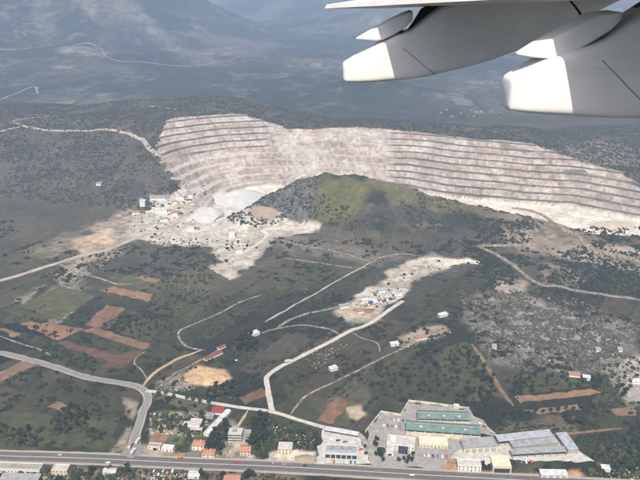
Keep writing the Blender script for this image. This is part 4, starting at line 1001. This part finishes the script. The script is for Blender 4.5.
def trunk_mesh():
    m = MB().cyl((0, 0, 0), 0.13, 0.08, -0.35, 0.75, 7)
    for a in range(3):
        th = a * 2.1
        k = len(m.v)
        tip = Vector((0.35 * math.cos(th), 0.35 * math.sin(th), 1.15)); base = Vector((0, 0, 0.6))
        side = Vector((-math.sin(th), math.cos(th), 0)) * 0.045; upv = Vector((0, 0, 0.06))
        m.add([base + side, base - side, base + upv, tip + side * .4, tip - side * .4, tip + upv * .4], [(0, 1, 4, 3), (1, 2, 5, 4), (2, 0, 3, 5)])
    return m.mesh('trunk', M['bark'])
TRUNK = trunk_mesh()
n_tree = 0
def tree(xy, R, label, group, dark=False, name='olive_tree', lift=0.55):
    global n_tree
    n_tree += 1
    r = thing(name, label, 'tree', P3(xy, -0.05), random.uniform(0, 6.28), group)
    r.scale = (R, R, R * random.uniform(0.85, 1.15))
    link('trunk', TRUNK, r)
    c = link('crown', random.choice(crowns_d if dark else crowns), r); c.location = (0, 0, lift)
    return r
def scatter_px(poly, k, mind, seed):
    W = np.array(GP(poly)); r = np.random.default_rng(seed)
    c = np.stack([r.uniform(W[:, 0].min(), W[:, 0].max(), k * 40), r.uniform(W[:, 1].min(), W[:, 1].max(), k * 40)], 1)
    out = []
    for g in c[sdf_poly(c[:, 0], c[:, 1], W) < 0]:
        if all(np.hypot(*(g - q)) > mind for q in out): out.append(g)
        if len(out) >= k: break
    return out
def rows_px(poly, du, dv, ang_, jit, seed, keep=1.0):
    W = np.array(GP(poly)); r = np.random.default_rng(seed); c = W.mean(0)
    i, j = np.meshgrid(np.arange(-60, 61), np.arange(-60, 61))
    x, y = (i * du).ravel() + r.normal(size=i.size) * jit, (j * dv).ravel() + r.normal(size=i.size) * jit
    q = np.stack([c[0] + x * math.cos(ang_) - y * math.sin(ang_), c[1] + x * math.sin(ang_) + y * math.cos(ang_)], 1)
    return list(q[(sdf_poly(q[:, 0], q[:, 1], W) < 0) & (r.random(len(q)) < keep)])
def grove(pts, R0, R1, label, group, dark=False, name='olive_tree'):
    tell_apart([tree(p, random.uniform(R0, R1), label, group, dark, name) for p in pts])
grove([G(*p) for p in [(159, 396), (168, 402.5), (174, 398.5), (180, 404.5), (187, 400), (195, 408), (200, 403.5), (160, 408), (173, 410), (186, 413), (202, 415), (209, 404), (166, 395), (193, 401)]],
      2.6, 3.6, 'round olive tree on green grass between the lane and the villa', 'olive trees above the villa')
grove(scatter_px([(203, 398), (210, 388), (226, 383), (238, 386), (238, 398), (220, 401)], 18, 5, 1), 2.8, 4.0, 'dark tree in the thicket above the lane, right of the orange cutting', 'dark thicket above the lane', True, 'broadleaf_tree')
grove(scatter_px([(233, 352), (236, 338), (248, 334), (257, 340), (256, 352), (244, 355)], 16, 6, 2), 3.2, 4.8, 'dark tree in the dense grove beside the white roofed barn', 'dense grove by the white barn', True, 'broadleaf_tree')
grove(scatter_px([(206, 448), (214, 432), (226, 424), (228, 436), (222, 452), (210, 452)], 20, 5, 3), 2.6, 4.0, 'dark garden tree between the long white shed and the unfinished building', 'garden trees by the long shed', True, 'broadleaf_tree')
grove(scatter_px([(250, 450), (252, 428), (258, 416), (268, 416), (270, 430), (262, 452)], 22, 5, 4), 3.0, 4.4, 'dark tree in the copse right of the unfinished building', 'copse by the unfinished building', True, 'broadleaf_tree')
grove(scatter_px([(272, 440), (275, 420), (310, 428), (318, 436), (312, 450), (294, 446)], 14, 8, 5), 2.2, 3.2, 'small tree on brown scrub above the cream two storey house', 'trees above the cream house')
grove([G(*p) for p in [(377, 441), (375.5, 447), (379, 452), (381, 458), (377, 456), (383, 462)]], 2.4, 3.4, 'dark tree left of the white office block', 'trees left of the office', True, 'broadleaf_tree')
grove([G(*p) for p in [(399, 462), (404, 460.5), (409, 460), (413, 456), (412, 462), (407, 464)]], 2.0, 2.8, 'dark tree before the glass bay of the office', 'trees before the office', True, 'broadleaf_tree')
grove([G(*p) for p in [(365, 448), (366, 455)]], 2.0, 2.5, 'small tree beside the lane between showroom and office', 'trees beside the showroom lane', True, 'broadleaf_tree')
grove(rows_px([(100, 327), (124, 311), (164, 320), (166, 334), (140, 345)], 11, 15, math.radians(20), 1.2, 6, 0.85)[:48], 2.2, 3.2, 'small tree in the regular orchard rows beyond the red soil plots', 'orchard rows beyond the red plots')
grove(scatter_px([(28, 350), (56, 346), (98, 360), (92, 374), (50, 362)], 16, 8, 7), 2.0, 3.0, 'small tree on the green strip along the side road', 'trees along the side road')
grove(scatter_px([(55, 430), (58, 410), (78, 404), (90, 412), (84, 428), (66, 436)], 22, 6, 8), 2.4, 3.6, 'dark bushy tree in the big meadow left of the junction', 'meadow thicket left of the junction', True, 'broadleaf_tree')
grove(scatter_px([(0, 435), (0, 425), (30, 430), (44, 442), (20, 448)], 10, 7, 9), 2.2, 3.4, 'dark bushy tree near the highway at the left edge', 'bushy trees at the left edge', True, 'broadleaf_tree')
grove(rows_px([(372, 402), (366, 386), (420, 352), (468, 342), (492, 372), (510, 405), (482, 410), (412, 398)], 14, 15, 1.0, 1.8, 10, 0.95)[:64], 2.2, 3.8, 'olive tree in the wide green field above the warehouses', 'olive trees above the warehouses')
grove(rows_px([(462, 354), (474, 352), (504, 404), (494, 408)], 9, 11, math.radians(70), 1.0, 11, 0.6)[:16], 2.6, 3.8, 'dark tree in the hedge line left of the brown field track', 'hedge beside the brown track', True, 'broadleaf_tree')
grove([G(505 + 7.6 * i, 416.5 - 0.75 * i + random.uniform(-.6, .6)) for i in range(11)], 2.2, 3.0, 'tree in the single row below the ploughed strips', 'row below the ploughed strips', True, 'broadleaf_tree')
grove([G(*p) for p in [(568, 423), (572, 425), (577, 422), (581, 425), (566, 420)]], 3.2, 4.0, 'big dark tree in the clump right of the brown plots', 'clump right of the brown plots', True, 'broadleaf_tree')
grove(scatter_px([(505, 378), (530, 372), (590, 382), (600, 388), (520, 394)], 18, 9, 12), 2.0, 3.4, 'dark tree on the green strip under the rocky scrub', 'trees under the rocky scrub', True, 'broadleaf_tree')
grove(scatter_px([(586, 372), (636, 380), (628, 402), (600, 398)], 14, 7, 13), 2.2, 3.4, 'dark tree near the white store at the right edge', 'trees by the right hand store', True, 'broadleaf_tree')
grove([G(*p) for p in [(92, 473), (90, 477), (127, 469), (128, 473), (202, 477), (206, 479), (223, 478), (249, 477), (253, 478), (246, 480)]], 2.8, 3.8, 'dark tree below the highway beside the scrap yard and sheds', 'trees below the highway', True, 'broadleaf_tree')
grove(scatter_px([(590, 452), (640, 440), (640, 478), (600, 478)], 14, 8, 14), 2.2, 3.4, 'dark tree on rough grass at the lower right corner', 'trees at the lower right corner', True, 'broadleaf_tree')

# ------------------------------------------------------------------ vegetation and stones too many to count
def blob_field(name, XY, size, mat, label, squash=0.75, sub=0.3, seed=0, cat='shrubs'):
    r = np.random.default_rng(seed); k = len(XY)
    XY = np.array(XY); Z = Hg(XY[:, 0], XY[:, 1])
    sc = size * np.clip(np.exp(r.normal(size=(k, 1, 1)) * 0.38 - 0.08), 0.35, 2.3)
    V = IV[None] * (1 + sub * r.normal(size=(k, len(IV), 1))) * sc
    V[:, :, 2] *= squash
    an = r.uniform(0, 6.28, k); c, s = np.cos(an)[:, None], np.sin(an)[:, None]
    V = np.stack([V[:, :, 0] * c - V[:, :, 1] * s, V[:, :, 0] * s + V[:, :, 1] * c, V[:, :, 2]], -1)
    V += np.concatenate([XY, Z[:, None]], 1)[:, None, :]
    V[:, :, 2] += (size * squash * 0.45)
    F = (IF[None] + (np.arange(k) * len(IV))[:, None, None]).reshape(-1, 3)
    me = bpy.data.meshes.new(name)
    me.vertices.add(k * len(IV)); me.vertices.foreach_set('co', V.astype(np.float32).ravel())
    me.loops.add(F.size); me.loops.foreach_set('vertex_index', F.ravel().astype(np.int32))
    me.polygons.add(len(F)); me.polygons.foreach_set('loop_start', np.arange(0, F.size, 3, dtype=np.int32))
    me.update(calc_edges=True); me.materials.append(mat)
    o = bpy.data.objects.new(name, me); C.objects.link(o); o['kind'] = 'stuff'; o['label'] = label; o['category'] = cat
    return o
def rand_xy(x0, x1, y0, y1, k, seed): 
    r = np.random.default_rng(seed); return np.stack([r.uniform(x0, x1, k), r.uniform(y0, y1, k)], 1)
GI = lambda A, q: A[np.clip(np.searchsorted(gy, q[:, 1]) - 1, 0, len(gy) - 1), np.clip(np.searchsorted(gx, q[:, 0]) - 1, 0, len(gx) - 1)]
# hillside scrub
q = rand_xy(-1150, 1000, 1230, 2150, 46000, 21)
dens = fbm(q[:, 0] / 60, q[:, 1] / 60, 601, 4)
keep = (GI(RAMP, q) > 0.03) & (~GI(INPIT, q)) & (GI(KNOLL, q) < 2) & (dens + rng.normal(size=len(q)) * 0.05 > 0.375)
dustm = GI(col[..., 0], q) < 0.26
blob_field('hillside_scrub', q[keep & dustm], 2.1, M['scrub'], 'grey green scrub bushes dotting the hillsides round the quarry', 0.7, 0.22, 22)
# knoll scrub
q = rand_xy(-200, 420, 1080, 1420, 9000, 23)
kk = GI(KNOLL, q)
dk = fbm(q[:, 0] / 35, q[:, 1] / 35, 611, 4)
keep = (kk > 9) & (~GI(INPIT, q)) & (((q[:, 0] < -5) & (dk > 0.34)) | (dk > 0.53))
blob_field('knoll_scrub', q[keep], 1.9, M['scrub'], 'dark scrub on the knoll in front of the pit', 0.7, 0.25, 24)
# scattered bushes of the plain
q = rand_xy(-620, 620, 500, 1230, 20000, 25)
dens = fbm(q[:, 0] / 45, q[:, 1] / 45, 621, 4)
base = GI(col[..., 0], q)
keep = (dens > 0.505) & (base < 0.2) & (GI(KNOLL, q) < 2)
keep &= ~((q[:, 1] > 850) & (rng.random(len(q)) < 0.72) & (fbm(q[:, 0] / 120, q[:, 1] / 120, 623, 2) < 0.58))
keep &= ~((q[:, 1] < 800) & (rng.random(len(q)) < 0.35))
# keep bushes off roads, fields, buildings
occ = np.zeros((1700, 1700), bool)          # one metre cells from (-850, 400): what roads, plots and yards cover
def mark_covered():
    offs = [(i, j) for i in range(-3, 4) for j in range(-3, 4) if i * i + j * j <= 10]
    for o in list(bpy.data.objects):
        if o.type != 'MESH' or o.parent is not None or o.get('kind') != 'structure' or o.name.startswith('terrain') or o.data.materials[0].name.startswith('plot'): continue
        v = np.empty(len(o.data.vertices) * 3, np.float32); o.data.vertices.foreach_get('co', v); v = v.reshape(-1, 3)
        i, j = np.round(v[:, 0] + 850).astype(int), np.round(v[:, 1] - 400).astype(int)
        m = (i > 4) & (i < 1695) & (j > 4) & (j < 1695); i, j = i[m], j[m]
        for di, dj in offs: occ[j + dj, i + di] = True
mark_covered()
def clear_of(q, margin=2.0):
    i, j = np.clip(np.round(q[:, 0] + 850).astype(int), 0, 1699), np.clip(np.round(q[:, 1] - 400).astype(int), 0, 1699)
    return ~occ[j, i]
q = q[keep]; q = q[rng.random(len(q)) < 0.30]
cl = [q]
for lo_, hi_, part in ((1.5, 4.0, 0.6), (3.0, 8.0, 0.3), (5.0, 14.0, 0.12)):
    for k_ in range(6):
        pk = q[rng.random(len(q)) < part]; an_ = rng.uniform(0, 6.28, len(pk)); rr_ = rng.uniform(lo_, hi_, len(pk))
        cl.append(pk + np.stack([np.cos(an_) * rr_, np.sin(an_) * rr_ * 0.7], 1))
q = np.concatenate(cl); q = q[clear_of(q)]
blob_field('field_bushes', q, 1.6, M['leaf_dark'], 'dark low bushes strewn over the fields of the plain', 0.8, 0.22, 26)
gd = []
for poly, k in [([(204, 452), (212, 430), (228, 420), (230, 440), (222, 456)], 120), ([(248, 456), (250, 426), (258, 413), (272, 416), (272, 436), (266, 454)], 190), ([(150, 414), (206, 412), (204, 434), (190, 437), (150, 430)], 90), ([(174, 440), (192, 436), (190, 452), (176, 452)], 45),
                ([(272, 448), (276, 420), (316, 430), (312, 450)], 90), ([(374, 462), (373, 440), (384, 444), (386, 462)], 40), ([(0, 466), (140, 471), (300, 475), (300, 484), (0, 484)], 150), ([(203, 399), (210, 387), (240, 384), (240, 400)], 90), ([(230, 354), (236, 336), (258, 336), (258, 354)], 70),
                ([(592, 404), (606, 372), (640, 392), (640, 404)], 70), ([(586, 478), (600, 446), (640, 436), (640, 480)], 120), ([(0, 446), (0, 424), (44, 440), (30, 448)], 60), ([(50, 436), (56, 408), (92, 408), (86, 432)], 110), ([(100, 470), (130, 468), (132, 480), (98, 480)], 30)]:
    gd += scatter_px(poly, k, 1.2, k)
gd = np.array(gd); gd = gd[clear_of(gd)]
blob_field('garden_thickets', gd, 1.9, M['leaf'], 'merged green thickets round the gardens, houses and meadow', 0.95, 0.28, 54)
# hedges and vineyard rows
vy = []
for poly, du, dv, a_, kp in [([(480, 424), (560, 420), (610, 440), (600, 452), (570, 436), (500, 436)], 3.2, 7.0, 0.12, 0.75), ([(590, 436), (640, 432), (640, 452), (600, 452)], 3.2, 7.5, 0.1, 0.7),
                             ([(515, 376), (560, 374), (596, 384), (520, 392)], 4.0, 9.0, 0.1, 0.5), ([(60, 350), (100, 358), (98, 372), (64, 362)], 4.0, 7.0, -0.3, 0.75),
                             ([(250, 310), (300, 290), (340, 270), (350, 285), (300, 310), (262, 328)], 5.0, 12.0, 0.9, 0.5), ([(320, 395), (360, 372), (400, 352), (370, 384), (350, 398)], 4.0, 8.0, 0.9, 0.5),
                             ([(290, 345), (325, 332), (336, 338), (300, 356)], 6.0, 8.0, 0.5, 0.6), ([(395, 320), (440, 290), (470, 275), (476, 290), (440, 312)], 6.0, 10.0, 0.8, 0.35),
                             ([(165, 300), (200, 285), (235, 300), (200, 318), (172, 318)], 7.0, 9.0, 1.0, 0.6), ([(160, 268), (205, 262), (212, 275), (190, 292), (160, 290)], 7.0, 9.0, 0.2, 0.5), ([(148, 330), (176, 320), (178, 345), (150, 345)], 7.0, 9.0, 1.0, 0.6),
                             ([(10, 400), (50, 388), (110, 396), (120, 420), (90, 430)], 8.0, 12.0, 0.3, 0.3), ([(275, 360), (320, 350), (330, 372), (300, 390), (276, 395)], 6.0, 9.0, 1.0, 0.5), ([(100, 372), (130, 360), (160, 366), (140, 380)], 6.0, 9.0, 0.2, 0.4),
                             ([(200, 330), (262, 294), (280, 298), (214, 338)], 6.0, 9.0, 0.9, 0.7), ([(268, 290), (330, 258), (346, 262), (284, 294)], 6.0, 10.0, 0.9, 0.6), ([(104, 326), (127, 312), (164, 322), (150, 342)], 8.0, 10.0, 0.35, 0.85), ([(88, 343), (98, 333), (140, 347), (122, 352)], 6.0, 8.0, 0.35, 0.6),
                             ([(370, 372), (410, 356), (470, 345), (500, 404), (410, 396), (372, 400)], 8.0, 8.0, 1.0, 0.35)]:
    vy += rows_px(poly, du, dv, a_, 0.5, len(vy) + 3, kp)
vy = np.array(vy); vy = vy[clear_of(vy, 1.0)]
blob_field('orchard_rows', vy, 1.7, M['leaf_dark'], 'low planted rows of vines and saplings in the plots', 0.8, 0.2, 27)
# rocky scrub on the right
pts = np.array(GP([(462, 300), (485, 290), (530, 296), (560, 303), (640, 326), (640, 362), (585, 372), (520, 364), (488, 346), (468, 322)]))
q = rand_xy(pts[:, 0].min(), pts[:, 0].max(), pts[:, 1].min(), pts[:, 1].max(), 14000, 31)
sd = sdf_poly(q[:, 0], q[:, 1], pts) + 18 * rng.normal(size=len(q)) * 0.6 + 70 * (fbm(q[:, 0] / 30, q[:, 1] / 30, 631, 3) - 0.5)
q = q[(sd < 0) & (fbm(q[:, 0] / 14, q[:, 1] / 14, 633, 3) > 0.40)]
h = len(q)
blob_field('rocky_scrub', q[:int(h * 0.62)], 1.5, M['pale_scrub'], 'dense grey green scrub among the stones on the right', 0.8, 0.25, 32)
blob_field('scattered_stones', q[int(h * 0.62):], 0.9, M['stones'], 'pale stones strewn through the scrub on the right', 0.55, 0.3, 33, 'stones')
q = rand_xy(240, 700, 900, 1180, 6000, 41); dens = fbm(q[:, 0] / 40, q[:, 1] / 40, 641, 4)
q = q[(dens > 0.47)]; q = q[clear_of(q)]
blob_field('rough_scrub', q, 2.0, M['leaf_dark'], 'dark scrub on the rough slope below the pit', 0.7, 0.25, 42)
# dusty works clutter and rubble
rub = []
for poly, k in [([(135, 215), (170, 196), (205, 200), (215, 240), (160, 240), (130, 232)], 420), ([(60, 275), (110, 240), (140, 240), (110, 262), (70, 290)], 260), ([(150, 412), (200, 412), (214, 430), (190, 436), (150, 434)], 260),
                ([(355, 305), (372, 290), (405, 290), (385, 306)], 160), ([(385, 270), (450, 257), (470, 264), (400, 285)], 160), ([(0, 476), (130, 474), (130, 482), (0, 482)], 120), ([(142, 470), (186, 471), (186, 481), (142, 480)], 160),
                ([(300, 352), (330, 335), (350, 345), (315, 368)], 80), ([(400, 345), (450, 325), (452, 332), (404, 350)], 90), ([(150, 385), (195, 372), (196, 388), (170, 392)], 120), ([(600, 470), (640, 464), (640, 480), (600, 480)], 50),
                ([(270, 452), (314, 452), (312, 464), (270, 462)], 50), ([(272, 424), (316, 432), (312, 448), (280, 446)], 120), ([(604, 365), (640, 355), (640, 400), (610, 380)], 150)]:
    P = np.array(poly, float); r_ = np.random.default_rng(k + len(rub)); c_ = 0
    pp = np.stack([r_.uniform(P[:, 0].min(), P[:, 0].max(), k * 3), r_.uniform(P[:, 1].min(), P[:, 1].max(), k * 3)], 1)
    pp = pp[sdf_poly(pp[:, 0], pp[:, 1], P) < 0][:k]
    rub += [at_z(p[0], p[1], 4.0 if p[1] > 255 else 9.0) for p in pp]
rub = np.array(rub)
blob_field('rubble', rub, 0.75, M['rubble'], 'pale rubble and small clutter on worked ground', 0.6, 0.3, 51, 'rubble')

dk_ = []
for poly, k in [([(135, 206), (170, 194), (205, 196), (215, 212), (160, 236), (130, 230)], 150), ([(150, 236), (250, 240), (262, 250), (150, 246)], 90), ([(30, 270), (140, 236), (150, 246), (60, 290)], 190), ([(160, 262), (215, 248), (235, 262), (190, 272)], 60),
                ([(355, 305), (372, 290), (405, 290), (385, 308)], 40), ([(380, 280), (450, 258), (478, 264), (400, 292)], 30), ([(60, 320), (90, 300), (102, 306), (80, 326)], 40), ([(385, 345), (450, 325), (455, 334), (404, 352)], 60),
                ([(150, 412), (200, 412), (214, 430), (190, 436), (150, 434)], 60), ([(272, 424), (316, 432), (312, 448), (280, 446)], 40), ([(0, 465), (300, 474), (300, 482), (0, 482)], 90), ([(600, 365), (640, 355), (640, 400), (610, 385)], 60), ([(225, 380), (268, 372), (262, 398), (235, 400)], 50)]:
    P = np.array(poly, float); r_ = np.random.default_rng(k + len(dk_) + 9)
    pp = np.stack([r_.uniform(P[:, 0].min(), P[:, 0].max(), k * 4), r_.uniform(P[:, 1].min(), P[:, 1].max(), k * 4)], 1)
    pp = pp[sdf_poly(pp[:, 0], pp[:, 1], P) < 0][:k]
    dk_ += [at_z(p[0], p[1], 4.0 if p[1] > 255 else 9.0) for p in pp]
dk_ = np.array(dk_); dk_ = dk_[clear_of(dk_, 0.8)]
blob_field('wayside_bushes', dk_, 1.5, M['leaf_dark'], 'dark wayside bushes along the tracks, yards and quarry works', 0.8, 0.25, 52)
hd = []
for i in range(-2, 14):                     # hedgerows on the plot borders
    for v_ in range(-8, 28):
        a0 = np.array([(i - 0.5 * (v_ % 2)) * 110.0, v_ * 42.0])
        if hash2(np.array([i]), np.array([v_]), 77)[0] < 0.45: continue
        for t in np.linspace(0, 110, 30):
            if random.random() < 0.45:
                uu, vv = a0[0] + t + random.gauss(0, 1.2), a0[1] + random.gauss(0, 1.4)
                hd.append((uu * math.cos(ang) - vv * math.sin(ang), uu * math.sin(ang) + vv * math.cos(ang)))
hd = np.array(hd); hd = hd[(hd[:, 1] > 520) & (hd[:, 1] < 1120) & (np.abs(hd[:, 0]) < 600)]
hd = hd[(GI(col[..., 0], hd) < 0.16)]; hd = hd[clear_of(hd, 2.5)]
blob_field('hedgerow', hd, 1.6, M['leaf_dark'], 'dark hedgerow bushes along the plot borders', 0.9, 0.25, 53)

# far village in the valley behind the quarry
FW = MB().box(-5, 5, -4, 4, -1.5, 6).mesh('wall', M['grey_wall']); FR = hip(10, 8, 6, 1.2, 0.2).mesh('roof', M['concrete'])
rv = random.Random(5); vill = []
for i in range(15):
    px, py = rv.triangular(425, 508, 470), rv.uniform(110.5, 119)
    if i > 25: px, py = rv.uniform(556, 625), rv.uniform(146, 158)
    g = G(px, py); s = rv.uniform(0.3, 0.6)
    r = thing('village_house', 'tiny white house of the far village beyond the quarry' if i <= 25 else 'small pale house on the slope behind the right rim', 'house', P3(g), rv.uniform(-.5, .5), 'far village houses' if i <= 25 else 'houses behind the right rim')
    r.scale = (s * rv.uniform(0.8, 1.5), s, s); vill.append(r)
    link('wall', FW, r); o = link('roof', FR, r); o.location = (-5, -4, 0)

tell_apart(vill)
# ------------------------------------------------------------------ the wing and its flap track fairings
m_w, n, l, b = new_mat('wing_paint', 0.42)
tc = n.new('ShaderNodeTexCoord')
t1 = noise_node(n, l, 1.2, 6, tc.outputs['Object']); mp = n.new('ShaderNodeMapping'); mp.inputs['Scale'].default_value = (1.2, 9, 9); l.new(tc.outputs['Object'], mp.inputs[0])
t2 = noise_node(n, l, 1.6, 6, mp.outputs[0], 0.7)
cc = mulcol(n, l, (0.90, 0.87, 0.81, 1), ramp(n, l, t1.outputs['Fac'], 0.3, 0.7, 0.88, 1.08))
cc = mulcol(n, l, cc, ramp(n, l, t2.outputs['Fac'], 0.55, 0.8, 1.0, 0.86))
l.new(cc, b.inputs['Base Color'])
M['wing'] = m_w
M['seam'] = paint('seam', (0.24, 0.235, 0.225), 0.7, 0.2, 4)
M['wing_dark'] = paint('wing_dark', (0.05, 0.05, 0.052), 0.6, 0.3, 4)
Y1, Y2 = 9.5, 6.2
wing = thing('aircraft_wing', 'grey white aircraft wing edge with two hanging flap track fairings', 'aircraft wing', (1.5, 7.0, CAM_Z + 0.1))
WO = Vector(wing.location)
def loft(name, st, Y0, hw, mat, parent, sharp=8.0, nseg=36):
    """st: stations (px, top, bottom, half width factor) traced in the plane nearest the viewer; a rounded box section with real width"""
    V = []; F = []
    for (px, tp, bt, k) in st:
        a, b_ = at_y(px, tp, Y0 - hw * 0.8), at_y(px, bt, Y0 - hw * 0.8)
        cz, hz = (a.z + b_.z) / 2, max(0.004, (a.z - b_.z) / 2)
        for j in range(nseg):
            th = 2 * math.pi * (j + 0.5) / nseg; c_, s_ = math.cos(th), math.sin(th)
            e = 2.0 / sharp
            V.append(Vector((a.x, Y0 + hw * k * math.copysign(abs(c_) ** e, c_), cz + hz * math.copysign(abs(s_) ** e, s_))) - (WO if parent is wing else WO + parent.location))
    k_ = len(st)
    for i in range(k_ - 1):
        for j in range(nseg):
            F.append((i * nseg + j, i * nseg + (j + 1) % nseg, (i + 1) * nseg + (j + 1) % nseg, (i + 1) * nseg + j))
    F.append(tuple(range(nseg - 1, -1, -1))); F.append(tuple(range((k_ - 1) * nseg, k_ * nseg)))
    o = MB().add(V, F).build(name, mat, parent, True)
    return o
f1 = loft('flap_track_fairing', [(343.5, 66, 81, 0.5), (346, 64, 83.2, 0.62), (358, 57, 83.4, 0.76), (374, 48, 82.8, 0.86), (396, 36, 81, 0.95), (412, 31, 79.6, 1.0), (430, 16, 77, 1.0), (444, 6, 74, 1.0), (479, -8, 66, 1.0), (500, -14, 60, 1.0), (540, -22, 45, 1.0), (575, -28, 27, 1.0), (620, -34, 3, 1.0), (680, -44, -22, 0.9)], Y1, 0.30, M['wing'], wing)
f2 = loft('flap_track_fairing', [(512.5, 84, 109, 0.5), (515, 80, 112.6, 0.62), (531, 71, 114, 0.78), (548, 61, 115, 0.9), (570, 52, 116, 0.97), (590, 46, 117, 1.0), (606, 40, 118, 1.0), (632, 22, 119, 1.0), (660, 4, 119, 1.0), (720, -20, 114, 1.0), (800, -50, 90, 1.0)], Y2, 0.27, M['wing'], wing)
g1 = loft('flap_fairing', [(356.6, 39.0, 39.8, 0.25), (376, 28.5, 41.0, 0.7), (384, 24, 40, 0.85), (394, 18.6, 35.5, 1.0), (404, 14, 29, 1.0), (412.5, 11, 21, 1.0)], Y1, 0.20, M['wing'], wing, 9)
g2 = loft('flap_fairing', [(521, 55, 56.2, 0.25), (537, 46.5, 58.5, 0.6), (553.6, 38, 59.4, 0.85), (567, 31, 59.4, 0.95), (582, 23, 50, 1.0), (598, 14.5, 40.5, 1.0), (612, 12.5, 31, 1.0), (620.5, 12, 20.5, 1.0)], Y2, 0.19, M['wing'], wing, 9)
loft('flap_bracket', [(406, 33, 38, 0.5), (414, 22, 36, 0.6), (422, 9, 33, 0.7), (434, 2, 26, 0.8), (446, -6, 14, 0.8)], Y1 + 0.1, 0.10, M['wing_dark'], wing, 4)
loft('flap_bracket', [(598, 38, 47, 0.5), (608, 34, 46, 0.8), (622, 24, 44, 0.9), (640, 8, 36, 1.0), (660, -6, 20, 1.0)], Y2 + 0.1, 0.12, M['wing_dark'], wing, 4)
loft('hinge_fitting', [(399.5, 32, 36, 0.7), (403.5, 30, 36, 0.7)], Y1 - 0.05, 0.06, M['wing_dark'], wing, 3)
# trailing edge strip and the wing skin behind it
def wz(y): return CAM_Z + 0.20 - 0.068 * y
def te(y): return 0.73 + (9.2 - y) * 0.364
ys_ = np.linspace(-0.5, 11.0, 12)
V = []; F = []
for y in ys_:
    x0, z0 = te(y), wz(y)
    for dx, dz in ((0.0, 0.0), (0.02, 0.055), (0.9, 0.18), (3.6, 0.42), (3.6, 0.10), (0.9, 0.0)):
        V.append(Vector((x0 + dx, y, z0 + dz)) - WO)
for i in range(len(ys_) - 1):
    for j in range(6):
        F.append((i * 6 + j, (i + 1) * 6 + j, (i + 1) * 6 + (j + 1) % 6, i * 6 + (j + 1) % 6))
F.append(tuple(range(5, -1, -1))); F.append(tuple(range((len(ys_) - 1) * 6, len(ys_) * 6)))
MB().add(V, F).build('wing_skin', M['wing'], wing)
# panel seams: shallow strips standing 1 mm off the fairing sides
def seam(parent, pts, Y0, w_=0.006, mat='seam'):
    V = []; F = []
    for i, (px, py) in enumerate(pts):
        p = at_y(px, py, Y0)
        for s in (-1, 1): V.append(p + Vector((s * w_, 0, 0)) - WO)
        for s in (-1, 1): V.append(p + Vector((s * w_, 0.03, 0)) - WO)
    for i in range(len(pts) - 1):
        k = 4 * i
        F += [(k, k + 1, k + 5, k + 4), (k + 2, k + 6, k + 7, k + 3), (k, k + 4, k + 6, k + 2), (k + 1, k + 3, k + 7, k + 5)]
    return MB().add(V, F).build('panel_seam', M[mat], parent)
seam(f1, [(403, 48), (414, 57), (425, 66.5), (436, 75)], Y1 - 0.30 * 1.004)
seam(f2, [(602, 60), (615, 73), (628, 87), (642, 101)], Y2 - 0.27 * 1.004)
seam(f1, [(567, -3), (574, 5), (580, 13), (582, 20)], Y1 - 0.30 * 1.004, 0.02, 'wing_dark')

# ------------------------------------------------------------------ haze
m_h = bpy.data.materials.new('haze'); m_h.use_nodes = True
nn = m_h.node_tree.nodes; nn.clear()
out = nn.new('ShaderNodeOutputMaterial'); pv = nn.new('ShaderNodeVolumePrincipled')
pv.inputs['Color'].default_value = (0.50, 0.685, 1.0, 1); pv.inputs['Density'].default_value = 1.15e-4; pv.inputs['Density Attribute'].default_value = ''
pv.inputs['Anisotropy'].default_value = -0.15
m_h.node_tree.links.new(pv.outputs[0], out.inputs['Volume'])
try: m_h.cycles.homogeneous_volume = True
except Exception: pass
zt = max(float(GZ.max()) + 60, CAM_Z + 60)
hz = MB().box(-21500, 21500, -7500, 22500, float(GZ.min()) - 12, zt).build('haze', m_h)
hz['kind'] = 'stuff'
